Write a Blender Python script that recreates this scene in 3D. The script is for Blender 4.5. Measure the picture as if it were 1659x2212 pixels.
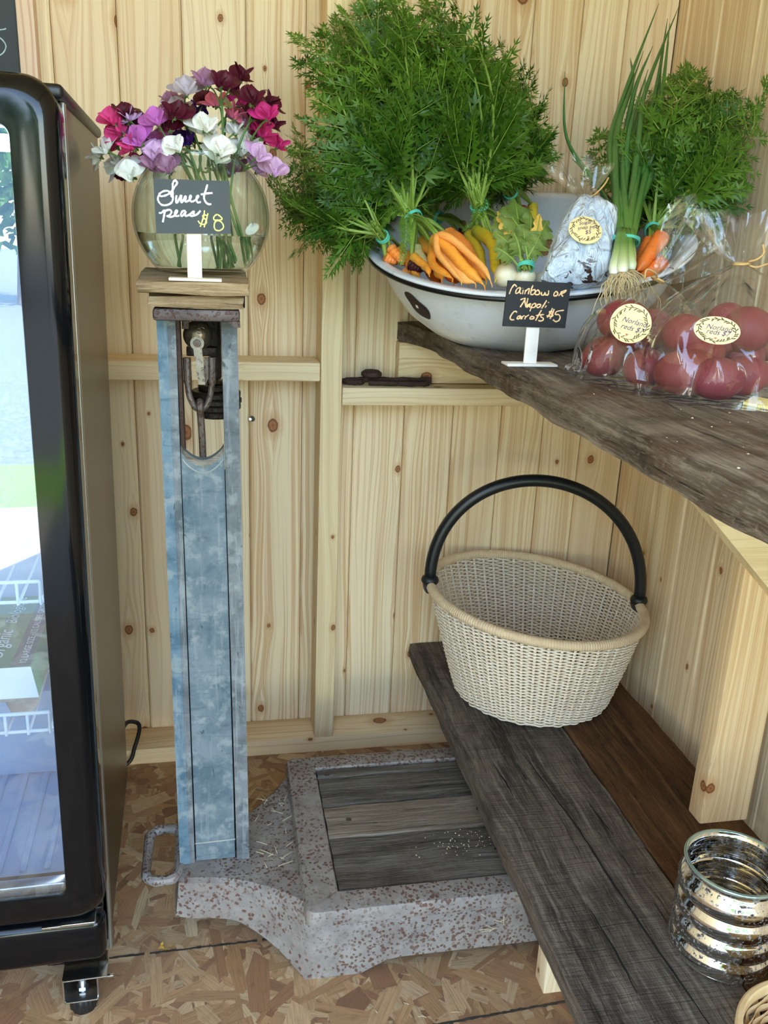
import bpy, bmesh, math, random
from mathutils import Vector, Matrix, Quaternion
from math import sin, cos, pi, sqrt, exp
for o in list(bpy.data.objects): bpy.data.objects.remove(o)
S = bpy.context.scene
COL = S.collection
R = random.Random(7)

# ------------------------------------------------------------------ camera
cam_d = bpy.data.cameras.new('camera'); cam = bpy.data.objects.new('camera', cam_d); COL.objects.link(cam)
cam_d.sensor_fit = 'VERTICAL'; cam_d.sensor_height = 36.0; cam_d.sensor_width = 27.0
cam_d.lens = 1880.0 / 2212.0 * 36.0
cam_d.clip_start = 0.02
rx, dn, fw = Vector((0.9822, -0.1835, 0.0398)), Vector((-0.0191, -0.3088, -0.9509)), Vector((0.1868, 0.9333, -0.3068))
fw.normalize(); rx = (rx - fw * rx.dot(fw)).normalized(); dn = fw.cross(rx)
M = Matrix((rx, -dn, -fw)).transposed().to_4x4()
M.translation = Vector((-0.9168, -1.815, 1.145))
cam.matrix_world = M
S.camera = cam

# ------------------------------------------------------------------ light and exposure
S.view_settings.view_transform = 'Standard'
try: S.view_settings.look = 'None'
except Exception: pass
S.view_settings.gamma = 1.0
S.view_settings.use_curve_mapping = False
S.view_settings.exposure = 2.35
SUN_E, SKY_S = 5.5, 0.66
S.cycles.transparent_max_bounces = 40; S.cycles.max_bounces = 10; S.cycles.transmission_bounces = 10; S.cycles.diffuse_bounces = 5; S.cycles.sample_clamp_indirect = 6.0
W = bpy.data.worlds.new('sky'); S.world = W; W.use_nodes = True
wt = W.node_tree; wt.nodes.clear()
wo = wt.nodes.new('ShaderNodeOutputWorld'); wb = wt.nodes.new('ShaderNodeBackground'); sk = wt.nodes.new('ShaderNodeTexSky')
sk.sky_type = 'NISHITA'; sk.sun_disc = False; sk.sun_elevation = math.radians(58); sk.sun_rotation = math.radians(-20)
sk.air_density = 1.0; sk.dust_density = 1.5; sk.ozone_density = 1.0
wb.inputs['Strength'].default_value = SKY_S
wm = wt.nodes.new('ShaderNodeMix'); wm.data_type = 'RGBA'; wm.blend_type = 'MULTIPLY'; wm.inputs[0].default_value = 1.0; wm.inputs[7].default_value = (1.0, .93, .84, 1)
wt.links.new(sk.outputs[0], wm.inputs[6]); wt.links.new(wm.outputs[2], wb.inputs[0]); wt.links.new(wb.outputs[0], wo.inputs[0])
sun_d = bpy.data.lights.new('sun', 'SUN'); sun = bpy.data.objects.new('sun', sun_d); COL.objects.link(sun)
sun_d.energy = SUN_E; sun_d.angle = 0.009; sun_d.color = (1.0, 0.95, 0.86)
sun.rotation_euler = Vector((0.30, -0.42, -0.86)).to_track_quat('-Z', 'Y').to_euler()
sun.location = (-3, 3, 6)
# daylight that comes in through the open front of the shed
door_d = bpy.data.lights.new('doorway_daylight', 'AREA'); door = bpy.data.objects.new('doorway_daylight', door_d); COL.objects.link(door)
door_d.shape = 'RECTANGLE'; door_d.size = 1.75; door_d.size_y = 2.3
door.location = (-0.9, -2.32, 1.16); door.rotation_euler = Vector((0, 1, 0)).to_track_quat('-Z', 'Z').to_euler()
door_d.cycles.is_portal = True

# ------------------------------------------------------------------ mesh helpers
class MB:
    def __init__(s): s.v = []; s.f = []; s.mi = []; s.fc = []; s.uv = {}
    def add(s, vs, fs, mi=0, col=None):
        n = len(s.v); s.v.extend([tuple(x) for x in vs])
        for f in fs:
            s.f.append(tuple(i + n for i in f)); s.mi.append(mi); s.fc.append(col)
        return n
    def quad(s, a, b, c, d, mi=0, col=None): s.add([a, b, c, d], [(0, 1, 2, 3)], mi, col)
    def grid(s, fn, nu, nv, mi=0, col=None, cu=False, cv=False):
        vs = [fn(i / (nu if cu else nu - 1), j / (nv if cv else nv - 1)) for j in range(nv) for i in range(nu)]
        fs = []
        for j in range(nv if cv else nv - 1):
            for i in range(nu if cu else nu - 1):
                a = j * nu + i; b = j * nu + (i + 1) % nu; c = ((j + 1) % nv) * nu + (i + 1) % nu; d = ((j + 1) % nv) * nu + i
                fs.append((a, b, c, d))
        return s.add(vs, fs, mi, col)
    def tube(s, pts, rad, n=8, cap=True, mi=0, col=None, closed=False):
        pts = [Vector(p) for p in pts]; m = len(pts)
        if not hasattr(rad, '__len__'): rad = [rad] * m
        T = []
        for i in range(m):
            a = pts[(i - 1) % m] if (closed or i > 0) else pts[i]; b = pts[(i + 1) % m] if (closed or i < m - 1) else pts[i]
            t = b - a; T.append(t.normalized() if t.length > 1e-9 else Vector((0, 0, 1)))
        up = T[0].orthogonal().normalized(); vs = []
        for i in range(m):
            if i: 
                q = T[i - 1].rotation_difference(T[i]); up = q @ up
            up = (up - T[i] * up.dot(T[i])).normalized(); sd = T[i].cross(up)
            for k in range(n):
                a = 2 * pi * k / n; vs.append(pts[i] + (up * cos(a) + sd * sin(a)) * rad[i])
        fs = []
        for i in range(m if closed else m - 1):
            for k in range(n):
                j = (i + 1) % m
                fs.append((i * n + k, i * n + (k + 1) % n, j * n + (k + 1) % n, j * n + k))
        if cap and not closed: fs.append(tuple(range(n - 1, -1, -1))); fs.append(tuple((m - 1) * n + k for k in range(n)))
        s.add(vs, fs, mi, col)
    def lathe(s, prof, n=32, mat=None, mi=0, col=None, wob=None, cap=True):
        mat = mat or Matrix.Identity(4); vs = []; st = []
        for (r, z) in prof:
            st.append(len(vs))
            if r < 1e-6: vs.append(mat @ Vector((0, 0, z))); continue
            for k in range(n):
                a = 2 * pi * k / n; rr = r * (1 + wob(a, z)) if wob else r
                vs.append(mat @ Vector((rr * cos(a), rr * sin(a), z)))
        fs = []
        for i in range(len(prof) - 1):
            p0, p1 = prof[i][0] < 1e-6, prof[i + 1][0] < 1e-6
            for k in range(n):
                a, b, c, d = st[i] + k, st[i] + (k + 1) % n, st[i + 1] + (k + 1) % n, st[i + 1] + k
                if p0 and p1: continue
                fs.append((st[i], c, d) if p0 else ((a, b, st[i + 1]) if p1 else (a, b, c, d)))
        if cap and prof[0][0] > 1e-6: fs.append(tuple(range(n - 1, -1, -1)))
        if cap and prof[-1][0] > 1e-6: fs.append(tuple(st[-1] + k for k in range(n)))
        s.add(vs, fs, mi, col)
    def box(s, lo, hi, bev=0.0, seg=2, mat=None, mi=0, col=None):
        bm = bmesh.new(); bmesh.ops.create_cube(bm, size=1.0)
        lo = Vector(lo); hi = Vector(hi); c = (lo + hi) / 2; d = hi - lo
        for v in bm.verts: v.co = Vector((v.co.x * d.x + c.x, v.co.y * d.y + c.y, v.co.z * d.z + c.z))
        if bev > 0: bmesh.ops.bevel(bm, geom=bm.edges[:], offset=min(bev, min(d) * .49), segments=seg, affect='EDGES', profile=.5)
        s.bm(bm, mat, mi, col)
    def bm(s, bm, mat=None, mi=0, col=None):
        bm.verts.index_update(); bmesh.ops.recalc_face_normals(bm, faces=bm.faces[:])
        s.add([(mat @ v.co if mat else v.co.copy()) for v in bm.verts], [[v.index for v in f.verts] for f in bm.faces], mi, col); bm.free()
    def prism(s, poly, d0, d1, mi=0, col=None):
        n = len(poly); d0 = Vector(d0); d1 = Vector(d1); P = [Vector(p) for p in poly]
        s.add([p + d0 for p in P] + [p + d1 for p in P],
              [tuple(range(n - 1, -1, -1)), tuple(range(n, 2 * n))] + [(i, (i + 1) % n, n + (i + 1) % n, n + i) for i in range(n)], mi, col)
    def plank(s, lo, hi, axis, seg=40, jit=.0015, rnd=None, mi=0, col=None, cross=6):
        """board with slightly uneven faces and worn edges"""
        rnd = rnd or R; lo = Vector(lo); hi = Vector(hi); ax = axis; o = [i for i in range(3) if i != ax]
        ring = []
        for t in range(cross): ring.append((t / cross, 0))
        for t in range(3): ring.append((1, t / 3))
        for t in range(cross): ring.append((1 - t / cross, 1))
        for t in range(3): ring.append((0, 1 - t / 3))
        n = len(ring); vs = []; ph = [rnd.uniform(0, 6) for _ in range(8)]
        for i in range(seg + 1):
            u = i / seg; L = lo[ax] + (hi[ax] - lo[ax]) * u
            for k, (a, b) in enumerate(ring):
                p = [0, 0, 0]; p[ax] = L + jit * .7 * sin(k * 1.7 + ph[7]) * (i in (0, seg))
                ww = hi[o[0]] - lo[o[0]]; hh = hi[o[1]] - lo[o[1]]
                e = jit * (sin(L * 23 + ph[0] + a * 3) * .6 + sin(L * 61 + ph[1] + b * 2) * .4 + sin(L * 140 + ph[2]) * .25)
                corner = (a in (0, 1)) and (b in (0, 1))
                aa = a * ww + (e if a in (0, 1) else 0); bb = b * hh + jit * .35 * sin(L * 17 + a * 9 + ph[3])
                if corner:
                    aa += (.5 - a) * 2 * jit * (1.1 + .9 * sin(L * 47 + ph[4])); bb += (.5 - b) * 2 * jit * (1.0 + .7 * sin(L * 33 + ph[5]))
                p[o[0]] = lo[o[0]] + aa; p[o[1]] = lo[o[1]] + bb; vs.append(p)
        fs = []
        for i in range(seg):
            for k in range(n): fs.append((i * n + k, i * n + (k + 1) % n, (i + 1) * n + (k + 1) % n, (i + 1) * n + k))
        fs += [tuple(range(n - 1, -1, -1)), tuple(seg * n + k for k in range(n))]
        s.add(vs, fs, mi, col)
    def build(s, name, mats, parent=None, smooth=35, recalc=True):
        me = bpy.data.meshes.new(name); me.from_pydata([tuple(v) for v in s.v], [], s.f)
        if not isinstance(mats, (list, tuple)): mats = [mats]
        for m in mats: me.materials.append(m)
        if len(mats) > 1: me.polygons.foreach_set('material_index', s.mi)
        if any(c is not None for c in s.fc):
            at = me.attributes.new('tone', 'FLOAT_COLOR', 'FACE'); a = []
            for c in s.fc: a.extend(list(c if c is not None else (0.5, 0.5, 0.5))[:3] + [1.0])
            at.data.foreach_set('color', a)
        if recalc:
            b = bmesh.new(); b.from_mesh(me); bmesh.ops.recalc_face_normals(b, faces=b.faces[:]); b.to_mesh(me); b.free()
        if smooth is not None:
            me.polygons.foreach_set('use_smooth', [True] * len(me.polygons))
            if smooth < 180: me.set_sharp_from_angle(angle=math.radians(smooth))
        o = bpy.data.objects.new(name, me); COL.objects.link(o)
        if parent is not None:
            o.parent = parent
            top = parent
            while top.parent is not None: top = top.parent
            if parent is top:
                o.location = -Vector(top.location) if not top.get('_local') else (0, 0, 0)
        return o

def tag(o, label, cat, group=None):
    o['label'] = label; o['category'] = cat
    if group: o['group'] = group
    return o
def struct(o): o['kind'] = 'structure'; return o
def thing(name, label, cat, loc=(0, 0, 0), group=None, rot=(0, 0, 0), local=False):
    o = bpy.data.objects.new(name, None); COL.objects.link(o); o.location = loc; o.rotation_euler = rot
    o.empty_display_size = .05
    if local: o['_local'] = 1
    return tag(o, label, cat, group)
def lerp(a, b, t): return a + (b - a) * t
def catmull(P, n=8):
    P = [Vector(p) for p in P]; Q = [P[0] * 2 - P[1]] + P + [P[-1] * 2 - P[-2]]; out = []
    for i in range(1, len(Q) - 2):
        for k in range(n):
            t = k / n; a, b, c, d = Q[i - 1], Q[i], Q[i + 1], Q[i + 2]
            out.append(.5 * ((2 * b) + (c - a) * t + (2 * a - 5 * b + 4 * c - d) * t * t + (3 * b - a - 3 * c + d) * t ** 3))
    out.append(P[-1]); return out
def hsh(*a):
    x = sin(sum(v * k for v, k in zip(a, (12.9898, 78.233, 37.719, 4.581)))) * 43758.5453
    return x - math.floor(x)
def wob3(p, f, ph=0): return (sin(p[0] * f + ph) + sin(p[1] * f * 1.13 + ph * 1.7 + 1) + sin(p[2] * f * .91 + ph * 2.3 + 2) + sin((p[0] + p[1] - p[2]) * f * .71 + ph)) / 4

# ------------------------------------------------------------------ material helpers
def lin(h):
    c = [int(h[i:i + 2], 16) / 255 for i in (0, 2, 4)]
    return tuple((x / 12.92 if x <= .04045 else ((x + .055) / 1.055) ** 2.4) for x in c) + (1.0,)
class NT:
    def __init__(s, name):
        s.m = bpy.data.materials.new(name); s.m.use_nodes = True; s.t = s.m.node_tree; s.t.nodes.clear()
        s.out = s.t.nodes.new('ShaderNodeOutputMaterial')
    def n(s, typ, ins=None, **pr):
        nd = s.t.nodes.new('ShaderNode' + typ)
        for k, v in pr.items(): setattr(nd, k, v)
        for k, v in (ins or {}).items():
            if isinstance(v, bpy.types.NodeSocket): s.t.links.new(v, nd.inputs[k])
            else: nd.inputs[k].default_value = v
        return nd
    def obj(s): return s.n('TexCoord').outputs['Object']
    def sep(s, v): return s.n('SeparateXYZ', {0: v}).outputs
    def comb(s, x, y, z): return s.n('CombineXYZ', {0: x, 1: y, 2: z}).outputs[0]
    def map(s, v, sc=(1, 1, 1), rot=(0, 0, 0), loc=(0, 0, 0)): return s.n('Mapping', {0: v, 'Scale': sc, 'Rotation': rot, 'Location': loc}).outputs[0]
    def noise(s, v, scale, det=4, rough=.55, dist=0.0): return s.n('TexNoise', {'Vector': v, 'Scale': scale, 'Detail': det, 'Roughness': rough, 'Distortion': dist}).outputs[0]
    def vor(s, v, scale, out='Distance', feature='F1', **pr): return s.n('TexVoronoi', {'Vector': v, 'Scale': scale}, feature=feature, **pr).outputs[out]
    def math(s, op, a, b=0.0, c=0.0, clamp=False): return s.n('Math', {0: a, 1: b, 2: c}, operation=op, use_clamp=clamp).outputs[0]
    def ramp(s, f, st, interp='LINEAR'):
        nd = s.n('ValToRGB', {0: f}); cr = nd.color_ramp; cr.interpolation = interp
        while len(cr.elements) < len(st): cr.elements.new(.5)
        for e, (p, c) in zip(cr.elements, st):
            e.position = p; e.color = c if hasattr(c, '__len__') else (c, c, c, 1)
        return nd.outputs[0]
    def mix(s, f, a, b, mode='MIX'):
        nd = s.n('Mix', None, data_type='RGBA', blend_type=mode)
        for k, v in ((0, f), (6, a), (7, b)):
            if isinstance(v, bpy.types.NodeSocket): s.t.links.new(v, nd.inputs[k])
            else: nd.inputs[k].default_value = v
        return nd.outputs[2]
    def bump(s, h, strength=.3, dist=.002): return s.n('Bump', {'Height': h, 'Strength': strength, 'Distance': dist}).outputs[0]
    def bsdf(s, col, rough=.5, metal=0.0, nrm=None, spec=.5, **kw):
        i = {'Base Color': col, 'Roughness': rough, 'Metallic': metal, 'Specular IOR Level': spec}
        if nrm is not None: i['Normal'] = nrm
        i.update({k.replace('_', ' '): v for k, v in kw.items()})
        b = s.n('BsdfPrincipled', i).outputs[0]; return b
    def end(s, sh): s.t.links.new(sh, s.out.inputs[0]); return s.m
def plain(name, h, rough=.5, metal=0.0, spec=.5, var=0.0, vs=30, **kw):
    t = NT(name); c = lin(h)
    if var:
        n = t.noise(t.obj(), vs, 5)
        c = t.mix(t.ramp(n, [(.3, 0), (.7, 1)]), tuple(x * (1 - var) for x in c[:3]) + (1,), tuple(min(1, x * (1 + var)) for x in c[:3]) + (1,))
    return t.end(t.bsdf(c, rough, metal, spec=spec, **kw))

def pine(name, axis=2, light='F0DBB4', dark='CDA26E', knot='6E4326', pitch=.11):
    """pale knotty softwood; grain runs along the given axis; 'tone' shifts it board by board"""
    t = NT(name); p = t.obj(); x, y, z = t.sep(p)
    tone = t.n('Attribute', attribute_name='tone'); tr, tg, tb = t.sep(tone.outputs['Vector'])
    L = (x, y, z)[axis]
    oth = [(x, y, z)[i] for i in range(3) if i != axis]
    u = t.math('ADD', oth[0], t.math('MULTIPLY', oth[1], 1.0))
    u = t.math('ADD', u, t.math('MULTIPLY', tr, 3.7)); v = t.math('ADD', L, t.math('MULTIPLY', tr, 9.1))
    # knots
    kv = t.comb(t.math('DIVIDE', u, pitch), t.math('DIVIDE', v, .30), 0.0)
    vo = t.n('TexVoronoi', {'Vector': kv, 'Scale': 1.0, 'Randomness': .95}, voronoi_dimensions='2D')
    px, py, _ = t.sep(vo.outputs['Position']); cr, cg, cb = t.sep(vo.outputs['Color'])
    kx, ky, _ = t.sep(kv)
    dx = t.math('MULTIPLY', t.math('SUBTRACT', kx, px), pitch); dy = t.math('MULTIPLY', t.math('SUBTRACT', ky, py), .30)
    wn = t.math('MULTIPLY', t.math('SUBTRACT', t.noise(t.comb(u, v, 0.0), 90, 2), .5), .004)
    d = t.math('ADD', t.math('SQRT', t.math('ADD', t.math('MULTIPLY', dx, dx), t.math('MULTIPLY', t.math('MULTIPLY', dy, dy), .55))), wn)
    on = t.math('GREATER_THAN', cr, .30)
    rad = t.math('MULTIPLY_ADD', t.math('MULTIPLY', cg, cg), .0105, .0030)
    q = t.math('DIVIDE', d, rad)
    bulge = t.math('MULTIPLY', on, t.math('MULTIPLY', rad, t.math('EXPONENT', t.math('MULTIPLY', t.math('MULTIPLY', t.math('DIVIDE', dx, t.math('MULTIPLY', rad, 2.6)), t.math('DIVIDE', dx, t.math('MULTIPLY', rad, 2.6))), -1.0))))
    along = t.math('EXPONENT', t.math('MULTIPLY', t.math('MULTIPLY', t.math('DIVIDE', dy, t.math('MULTIPLY', rad, 6.0)), t.math('DIVIDE', dy, t.math('MULTIPLY', rad, 6.0))), -1.0))
    bulge = t.math('MULTIPLY', bulge, along)
    sgn = t.math('SIGN', dx)
    # grain lines, with cathedral wander
    w1 = t.noise(t.comb(t.math('MULTIPLY', u, 7.0), t.math('MULTIPLY', v, 1.3), tg), 1.0, 2, .5)
    ph = t.math('ADD', u, t.math('MULTIPLY', t.math('SUBTRACT', w1, .5), .075))
    ph = t.math('SUBTRACT', ph, t.math('MULTIPLY', t.math('MULTIPLY', bulge, sgn), 1.5))
    g1 = t.noise(t.comb(t.math('MULTIPLY', ph, 150), t.math('MULTIPLY', v, .8), tg), 1.0, 2, .6)
    g2 = t.noise(t.comb(t.math('MULTIPLY', ph, 34), t.math('MULTIPLY', v, .5), tb), 1.0, 3, .5)
    g3 = t.noise(t.comb(t.math('MULTIPLY', u, 900), t.math('MULTIPLY', v, 22), tg), 1.0, 2, .6)
    line = t.ramp(g1, [(.48, 0), (.62, .85), (.70, .3)])
    c = t.mix(line, lin(light), lin(dark))
    c = t.mix(t.math('MULTIPLY', t.ramp(g2, [(.50, 0), (.72, 1)]), .6), c, lin(dark))
    c = t.mix(t.math('MULTIPLY', t.ramp(g3, [(.40, 0), (.75, 1)]), .12), c, lin('B08C60'))
    # board tint
    c = t.mix(t.math('MULTIPLY', t.math('GREATER_THAN', tb, .70), .28), c, lin('D8B48C'))
    c = t.mix(t.math('MULTIPLY', tg, .35), c, lin('F1E0BC'))
    # knots: dark ring, reddish core, warm halo
    halo = t.math('MULTIPLY', on, t.ramp(q, [(.0, 1), (.45, .5), (1.0, 0)])); 
    halo = t.math('MULTIPLY', on, t.ramp(t.math('MULTIPLY', q, .25), [(.20, .55), (.60, 0)]))
    c = t.mix(halo, c, lin('BE8A55'))
    core = t.math('MULTIPLY', on, t.ramp(q, [(.85, 1), (1.0, 0)]))
    cc = t.ramp(q, [(.0, lin('4A2A18')), (.12, lin('9A6238')), (.55, lin('A87044')), (.82, lin(knot)), (1.0, lin('8A5A34'))])
    c = t.mix(core, c, cc)
    h = t.math('ADD', t.math('MULTIPLY', line, .6), t.math('MULTIPLY', g3, .5))
    return t.end(t.bsdf(c, .58, nrm=t.bump(h, .12, .001), spec=.3))

def oldwood(name, axis, a='6E665E', b='3A332D', c3='8A8278', warm='5A4028', wamt=.35, saw=0.0, sc=1.0, rough=.8):
    t = NT(name); p = t.obj(); p = t.n('VectorMath', {0: p, 1: t.n('VectorMath', {0: t.n('TexNoise', {'Vector': p, 'Scale': 6.0, 'Detail': 3.0}).outputs[1], 3: .018}, operation='SCALE').outputs[0]}, operation='ADD').outputs[0]
    s = [22 * sc] * 3; s[axis] = 2.2 * sc
    s2 = [120 * sc] * 3; s2[axis] = 5.0 * sc; s3 = [520] * 3; s3[axis] = 26
    n1 = t.noise(t.map(p, s), 1.0, 6, .65, .3); n2 = t.noise(t.map(p, s2), 1.0, 5, .7, .3); n3 = t.noise(t.map(p, s3), 1.0, 3, .65)
    bl = t.noise(p, 8.0, 6, .65); sp = t.noise(p, 70, 5, .65)
    c = t.mix(t.ramp(n1, [(.36, 0), (.60, 1)]), lin(b), lin(a))
    c = t.mix(t.math('MULTIPLY', t.ramp(n2, [(.50, 0), (.66, 1)]), .7), c, lin(c3))
    c = t.mix(t.math('MULTIPLY', t.ramp(bl, [(.47, 0), (.62, 1)]), wamt), c, lin(warm))
    c = t.mix(t.math('MULTIPLY', t.ramp(n2, [(.32, 1), (.42, 0)]), .9), c, lin('191410'))
    c = t.mix(t.math('MULTIPLY', t.ramp(t.noise(p, 5.3, 5, .65), [(.54, 0), (.66, 1)]), .65), c, lin('241D18'))
    c = t.mix(t.math('MULTIPLY', t.ramp(n3, [(.52, 0), (.72, 1)]), .45), c, lin(c3))
    c = t.mix(t.math('MULTIPLY', t.ramp(sp, [(.60, 0), (.74, 1)]), .4), c, lin(c3))
    h = t.math('ADD', t.math('ADD', t.math('MULTIPLY', n2, 1.2), t.math('MULTIPLY', n3, .5)), t.math('MULTIPLY', sp, .4))
    if saw:
        wv = t.noise(t.map(p, (9, 330, 330), (0, 0, .30)), 1.0, 3, .6)
        c = t.mix(t.math('MULTIPLY', t.ramp(wv, [(.50, 0), (.68, 1)]), .45), c, lin('2A2622'))
        h = t.math('SUBTRACT', h, t.math('MULTIPLY', wv, .9))
    return t.end(t.bsdf(c, rough, nrm=t.bump(h, .9, .003), spec=.22))

def film(name, tint='FFFFFF', haze=.06, rough=.06, bumps=0.0, f0=.35):
    """thin clear sheet: mostly see-through, glossy at grazing angles"""
    t = NT(name); nrm = None
    if bumps:
        p = t.obj(); h = t.math('ADD', t.noise(t.map(p, (1, 1, .5)), 20, 1, .5, 1.2), t.math('MULTIPLY', t.n('TexVoronoi', {'Vector': t.map(p, (1, 1, .6)), 'Scale': 30.0}, feature='F1').outputs[0], .35))
        nrm = t.bump(h, bumps, .02)
    fc = t.n('LayerWeight', {'Blend': .5} if nrm is None else {'Blend': .5, 'Normal': nrm}).outputs['Facing']
    lw = t.math('MULTIPLY_ADD', t.math('POWER', fc, 3.6), f0, .06)
    tr = t.n('BsdfTransparent', {0: lin(tint)}).outputs[0]
    gl = t.n('BsdfGlossy', {'Roughness': rough} if nrm is None else {'Roughness': rough, 'Normal': nrm}).outputs[0]
    df = t.n('BsdfDiffuse', {0: (.9, .92, .95, 1)} if nrm is None else {0: (.9, .92, .95, 1), 'Normal': nrm}).outputs[0]
    a = t.n('MixShader', {0: haze, 1: tr, 2: df}).outputs[0]
    return t.end(t.n('MixShader', {0: lw, 1: a, 2: gl}).outputs[0])

# ------------------------------------------------------------------ measured places, in metres
BOWL = ((-0.385, -0.315, 1.145), (0.9897, 0.0, 0.143), (-0.0382, 0.9637, 0.2643), (-0.1378, -0.267, 0.9538))
CARROTS = {'A': [((-0.6322, -0.3526, 1.1197), (-0.6139, -0.3823, 1.0931), 0.0069, 'orange'), ((-0.6426, -0.3574, 1.1064), (-0.6186, -0.3644, 1.0922), 0.0062, 'orange'), ((-0.6061, -0.3004, 1.1224), (-0.5897, -0.2926, 1.1007), 0.0062, 'orange')], 'B': [((-0.5896, -0.353, 1.1205), (-0.5847, -0.4273, 1.0847), 0.0076, 'cream'), ((-0.5735, -0.3348, 1.1332), (-0.5725, -0.4771, 1.0725), 0.0103, 'gold'), ((-0.5713, -0.3924, 1.1279), (-0.5653, -0.5125, 1.0762), 0.0059, 'gold'), ((-0.6077, -0.4032, 1.1091), (-0.5905, -0.4714, 1.0799), 0.0055, 'gold'), ((-0.566, -0.4117, 1.139), (-0.5325, -0.5269, 1.0727), 0.011, 'peach'), ((-0.54, -0.3682, 1.1444), (-0.5123, -0.5067, 1.0761), 0.0117, 'orange'), ((-0.5769, -0.4476, 1.1452), (-0.5216, -0.5671, 1.0756), 0.0048, 'peach'), ((-0.5796, -0.444, 1.1437), (-0.5597, -0.549, 1.0773), 0.0041, 'peach'), ((-0.5587, -0.3976, 1.102), (-0.5351, -0.4673, 1.0723), 0.0103, 'deep'), ((-0.5256, -0.4257, 1.1021), (-0.5103, -0.4817, 1.0718), 0.0076, 'red'), ((-0.6015, -0.3776, 1.0962), (-0.5843, -0.4001, 1.0819), 0.009, 'purple')], 'C': [((-0.4793, -0.2002, 1.153), (-0.4677, -0.2309, 1.1147), 0.0062, 'purple'), ((-0.4544, -0.1446, 1.167), (-0.4552, -0.2223, 1.1189), 0.0062, 'olive'), ((-0.4677, -0.2339, 1.1505), (-0.4748, -0.2997, 1.1049), 0.0062, 'tan')], 'D': [((-0.4888, -0.3542, 1.1557), (-0.5002, -0.5182, 1.0798), 0.0086, 'greenyellow'), ((-0.477, -0.3799, 1.1397), (-0.4773, -0.4726, 1.0875), 0.0086, 'yellow'), ((-0.4638, -0.3925, 1.1224), (-0.4507, -0.4198, 1.0957), 0.0069, 'tan'), ((-0.483, -0.3095, 1.1324), (-0.4876, -0.3973, 1.0862), 0.0062, 'tan'), ((-0.4068, -0.2744, 1.1532), (-0.4171, -0.341, 1.1121), 0.0062, 'tan')], 'E': [((-0.3704, -0.228, 1.1924), (-0.3718, -0.2688, 1.1389), 0.009, 'red'), ((-0.335, -0.1851, 1.2043), (-0.3334, -0.2338, 1.1437), 0.0076, 'yellow'), ((-0.3743, -0.2019, 1.1782), (-0.3784, -0.2495, 1.1223), 0.0069, 'purple')], 'I': [((-0.2452, -0.5276, 1.1581), (-0.2971, -0.568, 1.0994), 0.0103, 'carrotorange'), ((-0.2556, -0.5094, 1.146), (-0.2804, -0.531, 1.1049), 0.0097, 'carrotorange'), ((-0.2509, -0.5603, 1.1219), (-0.2867, -0.5562, 1.0938), 0.009, 'carrotorange')]}
BANDS = {'A': (-0.6469, -0.362, 1.1359), 'B': (-0.595, -0.3491, 1.168), 'C': (-0.5036, -0.1534, 1.1731), 'D': (-0.4896, -0.3642, 1.1895), 'E': (-0.4056, -0.2662, 1.2186), 'F': (-0.4699, -0.5638, 1.0998), 'H': (-0.3248, -0.5681, 1.1457), 'I': (-0.2215, -0.4468, 1.1632)}
TURNIP = [((-0.4819, -0.5088, 1.0893), 0.0195), ((-0.4573, -0.5273, 1.0877), 0.0155), ((-0.4246, -0.5111, 1.0844), 0.012)]
BULB = [((-0.3709, -0.6441, 1.1073), 0.0085), ((-0.3646, -0.6548, 1.1105), 0.0085), ((-0.3438, -0.6363, 1.1134), 0.008), ((-0.3347, -0.6009, 1.1141), 0.0075)]
POLY = {'A': [(-0.8211, -0.2, 1.2646), (-0.8054, -0.2, 1.3092), (-0.7662, -0.2, 1.3188), (-0.6772, -0.2, 1.2724), (-0.6505, -0.2, 1.2055), (-0.6907, -0.2, 1.165), (-0.7233, -0.2, 1.1403), (-0.7726, -0.2, 1.1539), (-0.8132, -0.2, 1.198)], 'B': [(-0.7752, -0.2, 1.445), (-0.7143, -0.2, 1.4838), (-0.6771, -0.2, 1.534), (-0.6073, -0.2, 1.5398), (-0.5723, -0.2, 1.474), (-0.5652, -0.2, 1.3382), (-0.5855, -0.2, 1.2469), (-0.6766, -0.2, 1.2499), (-0.774, -0.2, 1.3038), (-0.7746, -0.2, 1.3755)], 'C': [(-0.6753, -0.14, 1.52), (-0.6206, -0.14, 1.5664), (-0.5136, -0.14, 1.5543), (-0.503, -0.14, 1.3865), (-0.5858, -0.14, 1.3357), (-0.6886, -0.14, 1.4114)], 'D': [(-0.606, -0.2, 1.5128), (-0.528, -0.2, 1.5396), (-0.4596, -0.2, 1.4896), (-0.4291, -0.2, 1.4706), (-0.4261, -0.2, 1.3838), (-0.4438, -0.2, 1.2849), (-0.5108, -0.2, 1.2661), (-0.5798, -0.2, 1.3002)], 'E': [(-0.4535, -0.12, 1.498), (-0.4006, -0.12, 1.4871), (-0.3623, -0.12, 1.4521), (-0.3268, -0.12, 1.4082), (-0.3215, -0.12, 1.3535), (-0.3374, -0.12, 1.28), (-0.3934, -0.12, 1.2933), (-0.4545, -0.12, 1.3922)], 'I': [(-0.06, -0.1042, 1.4519), (-0.06, -0.2046, 1.4599), (-0.06, -0.3027, 1.4373), (-0.06, -0.3482, 1.4024), (-0.06, -0.3375, 1.3178), (-0.06, -0.2617, 1.2624), (-0.06, -0.107, 1.3122), (-0.06, -0.0627, 1.4001)]}
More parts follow.
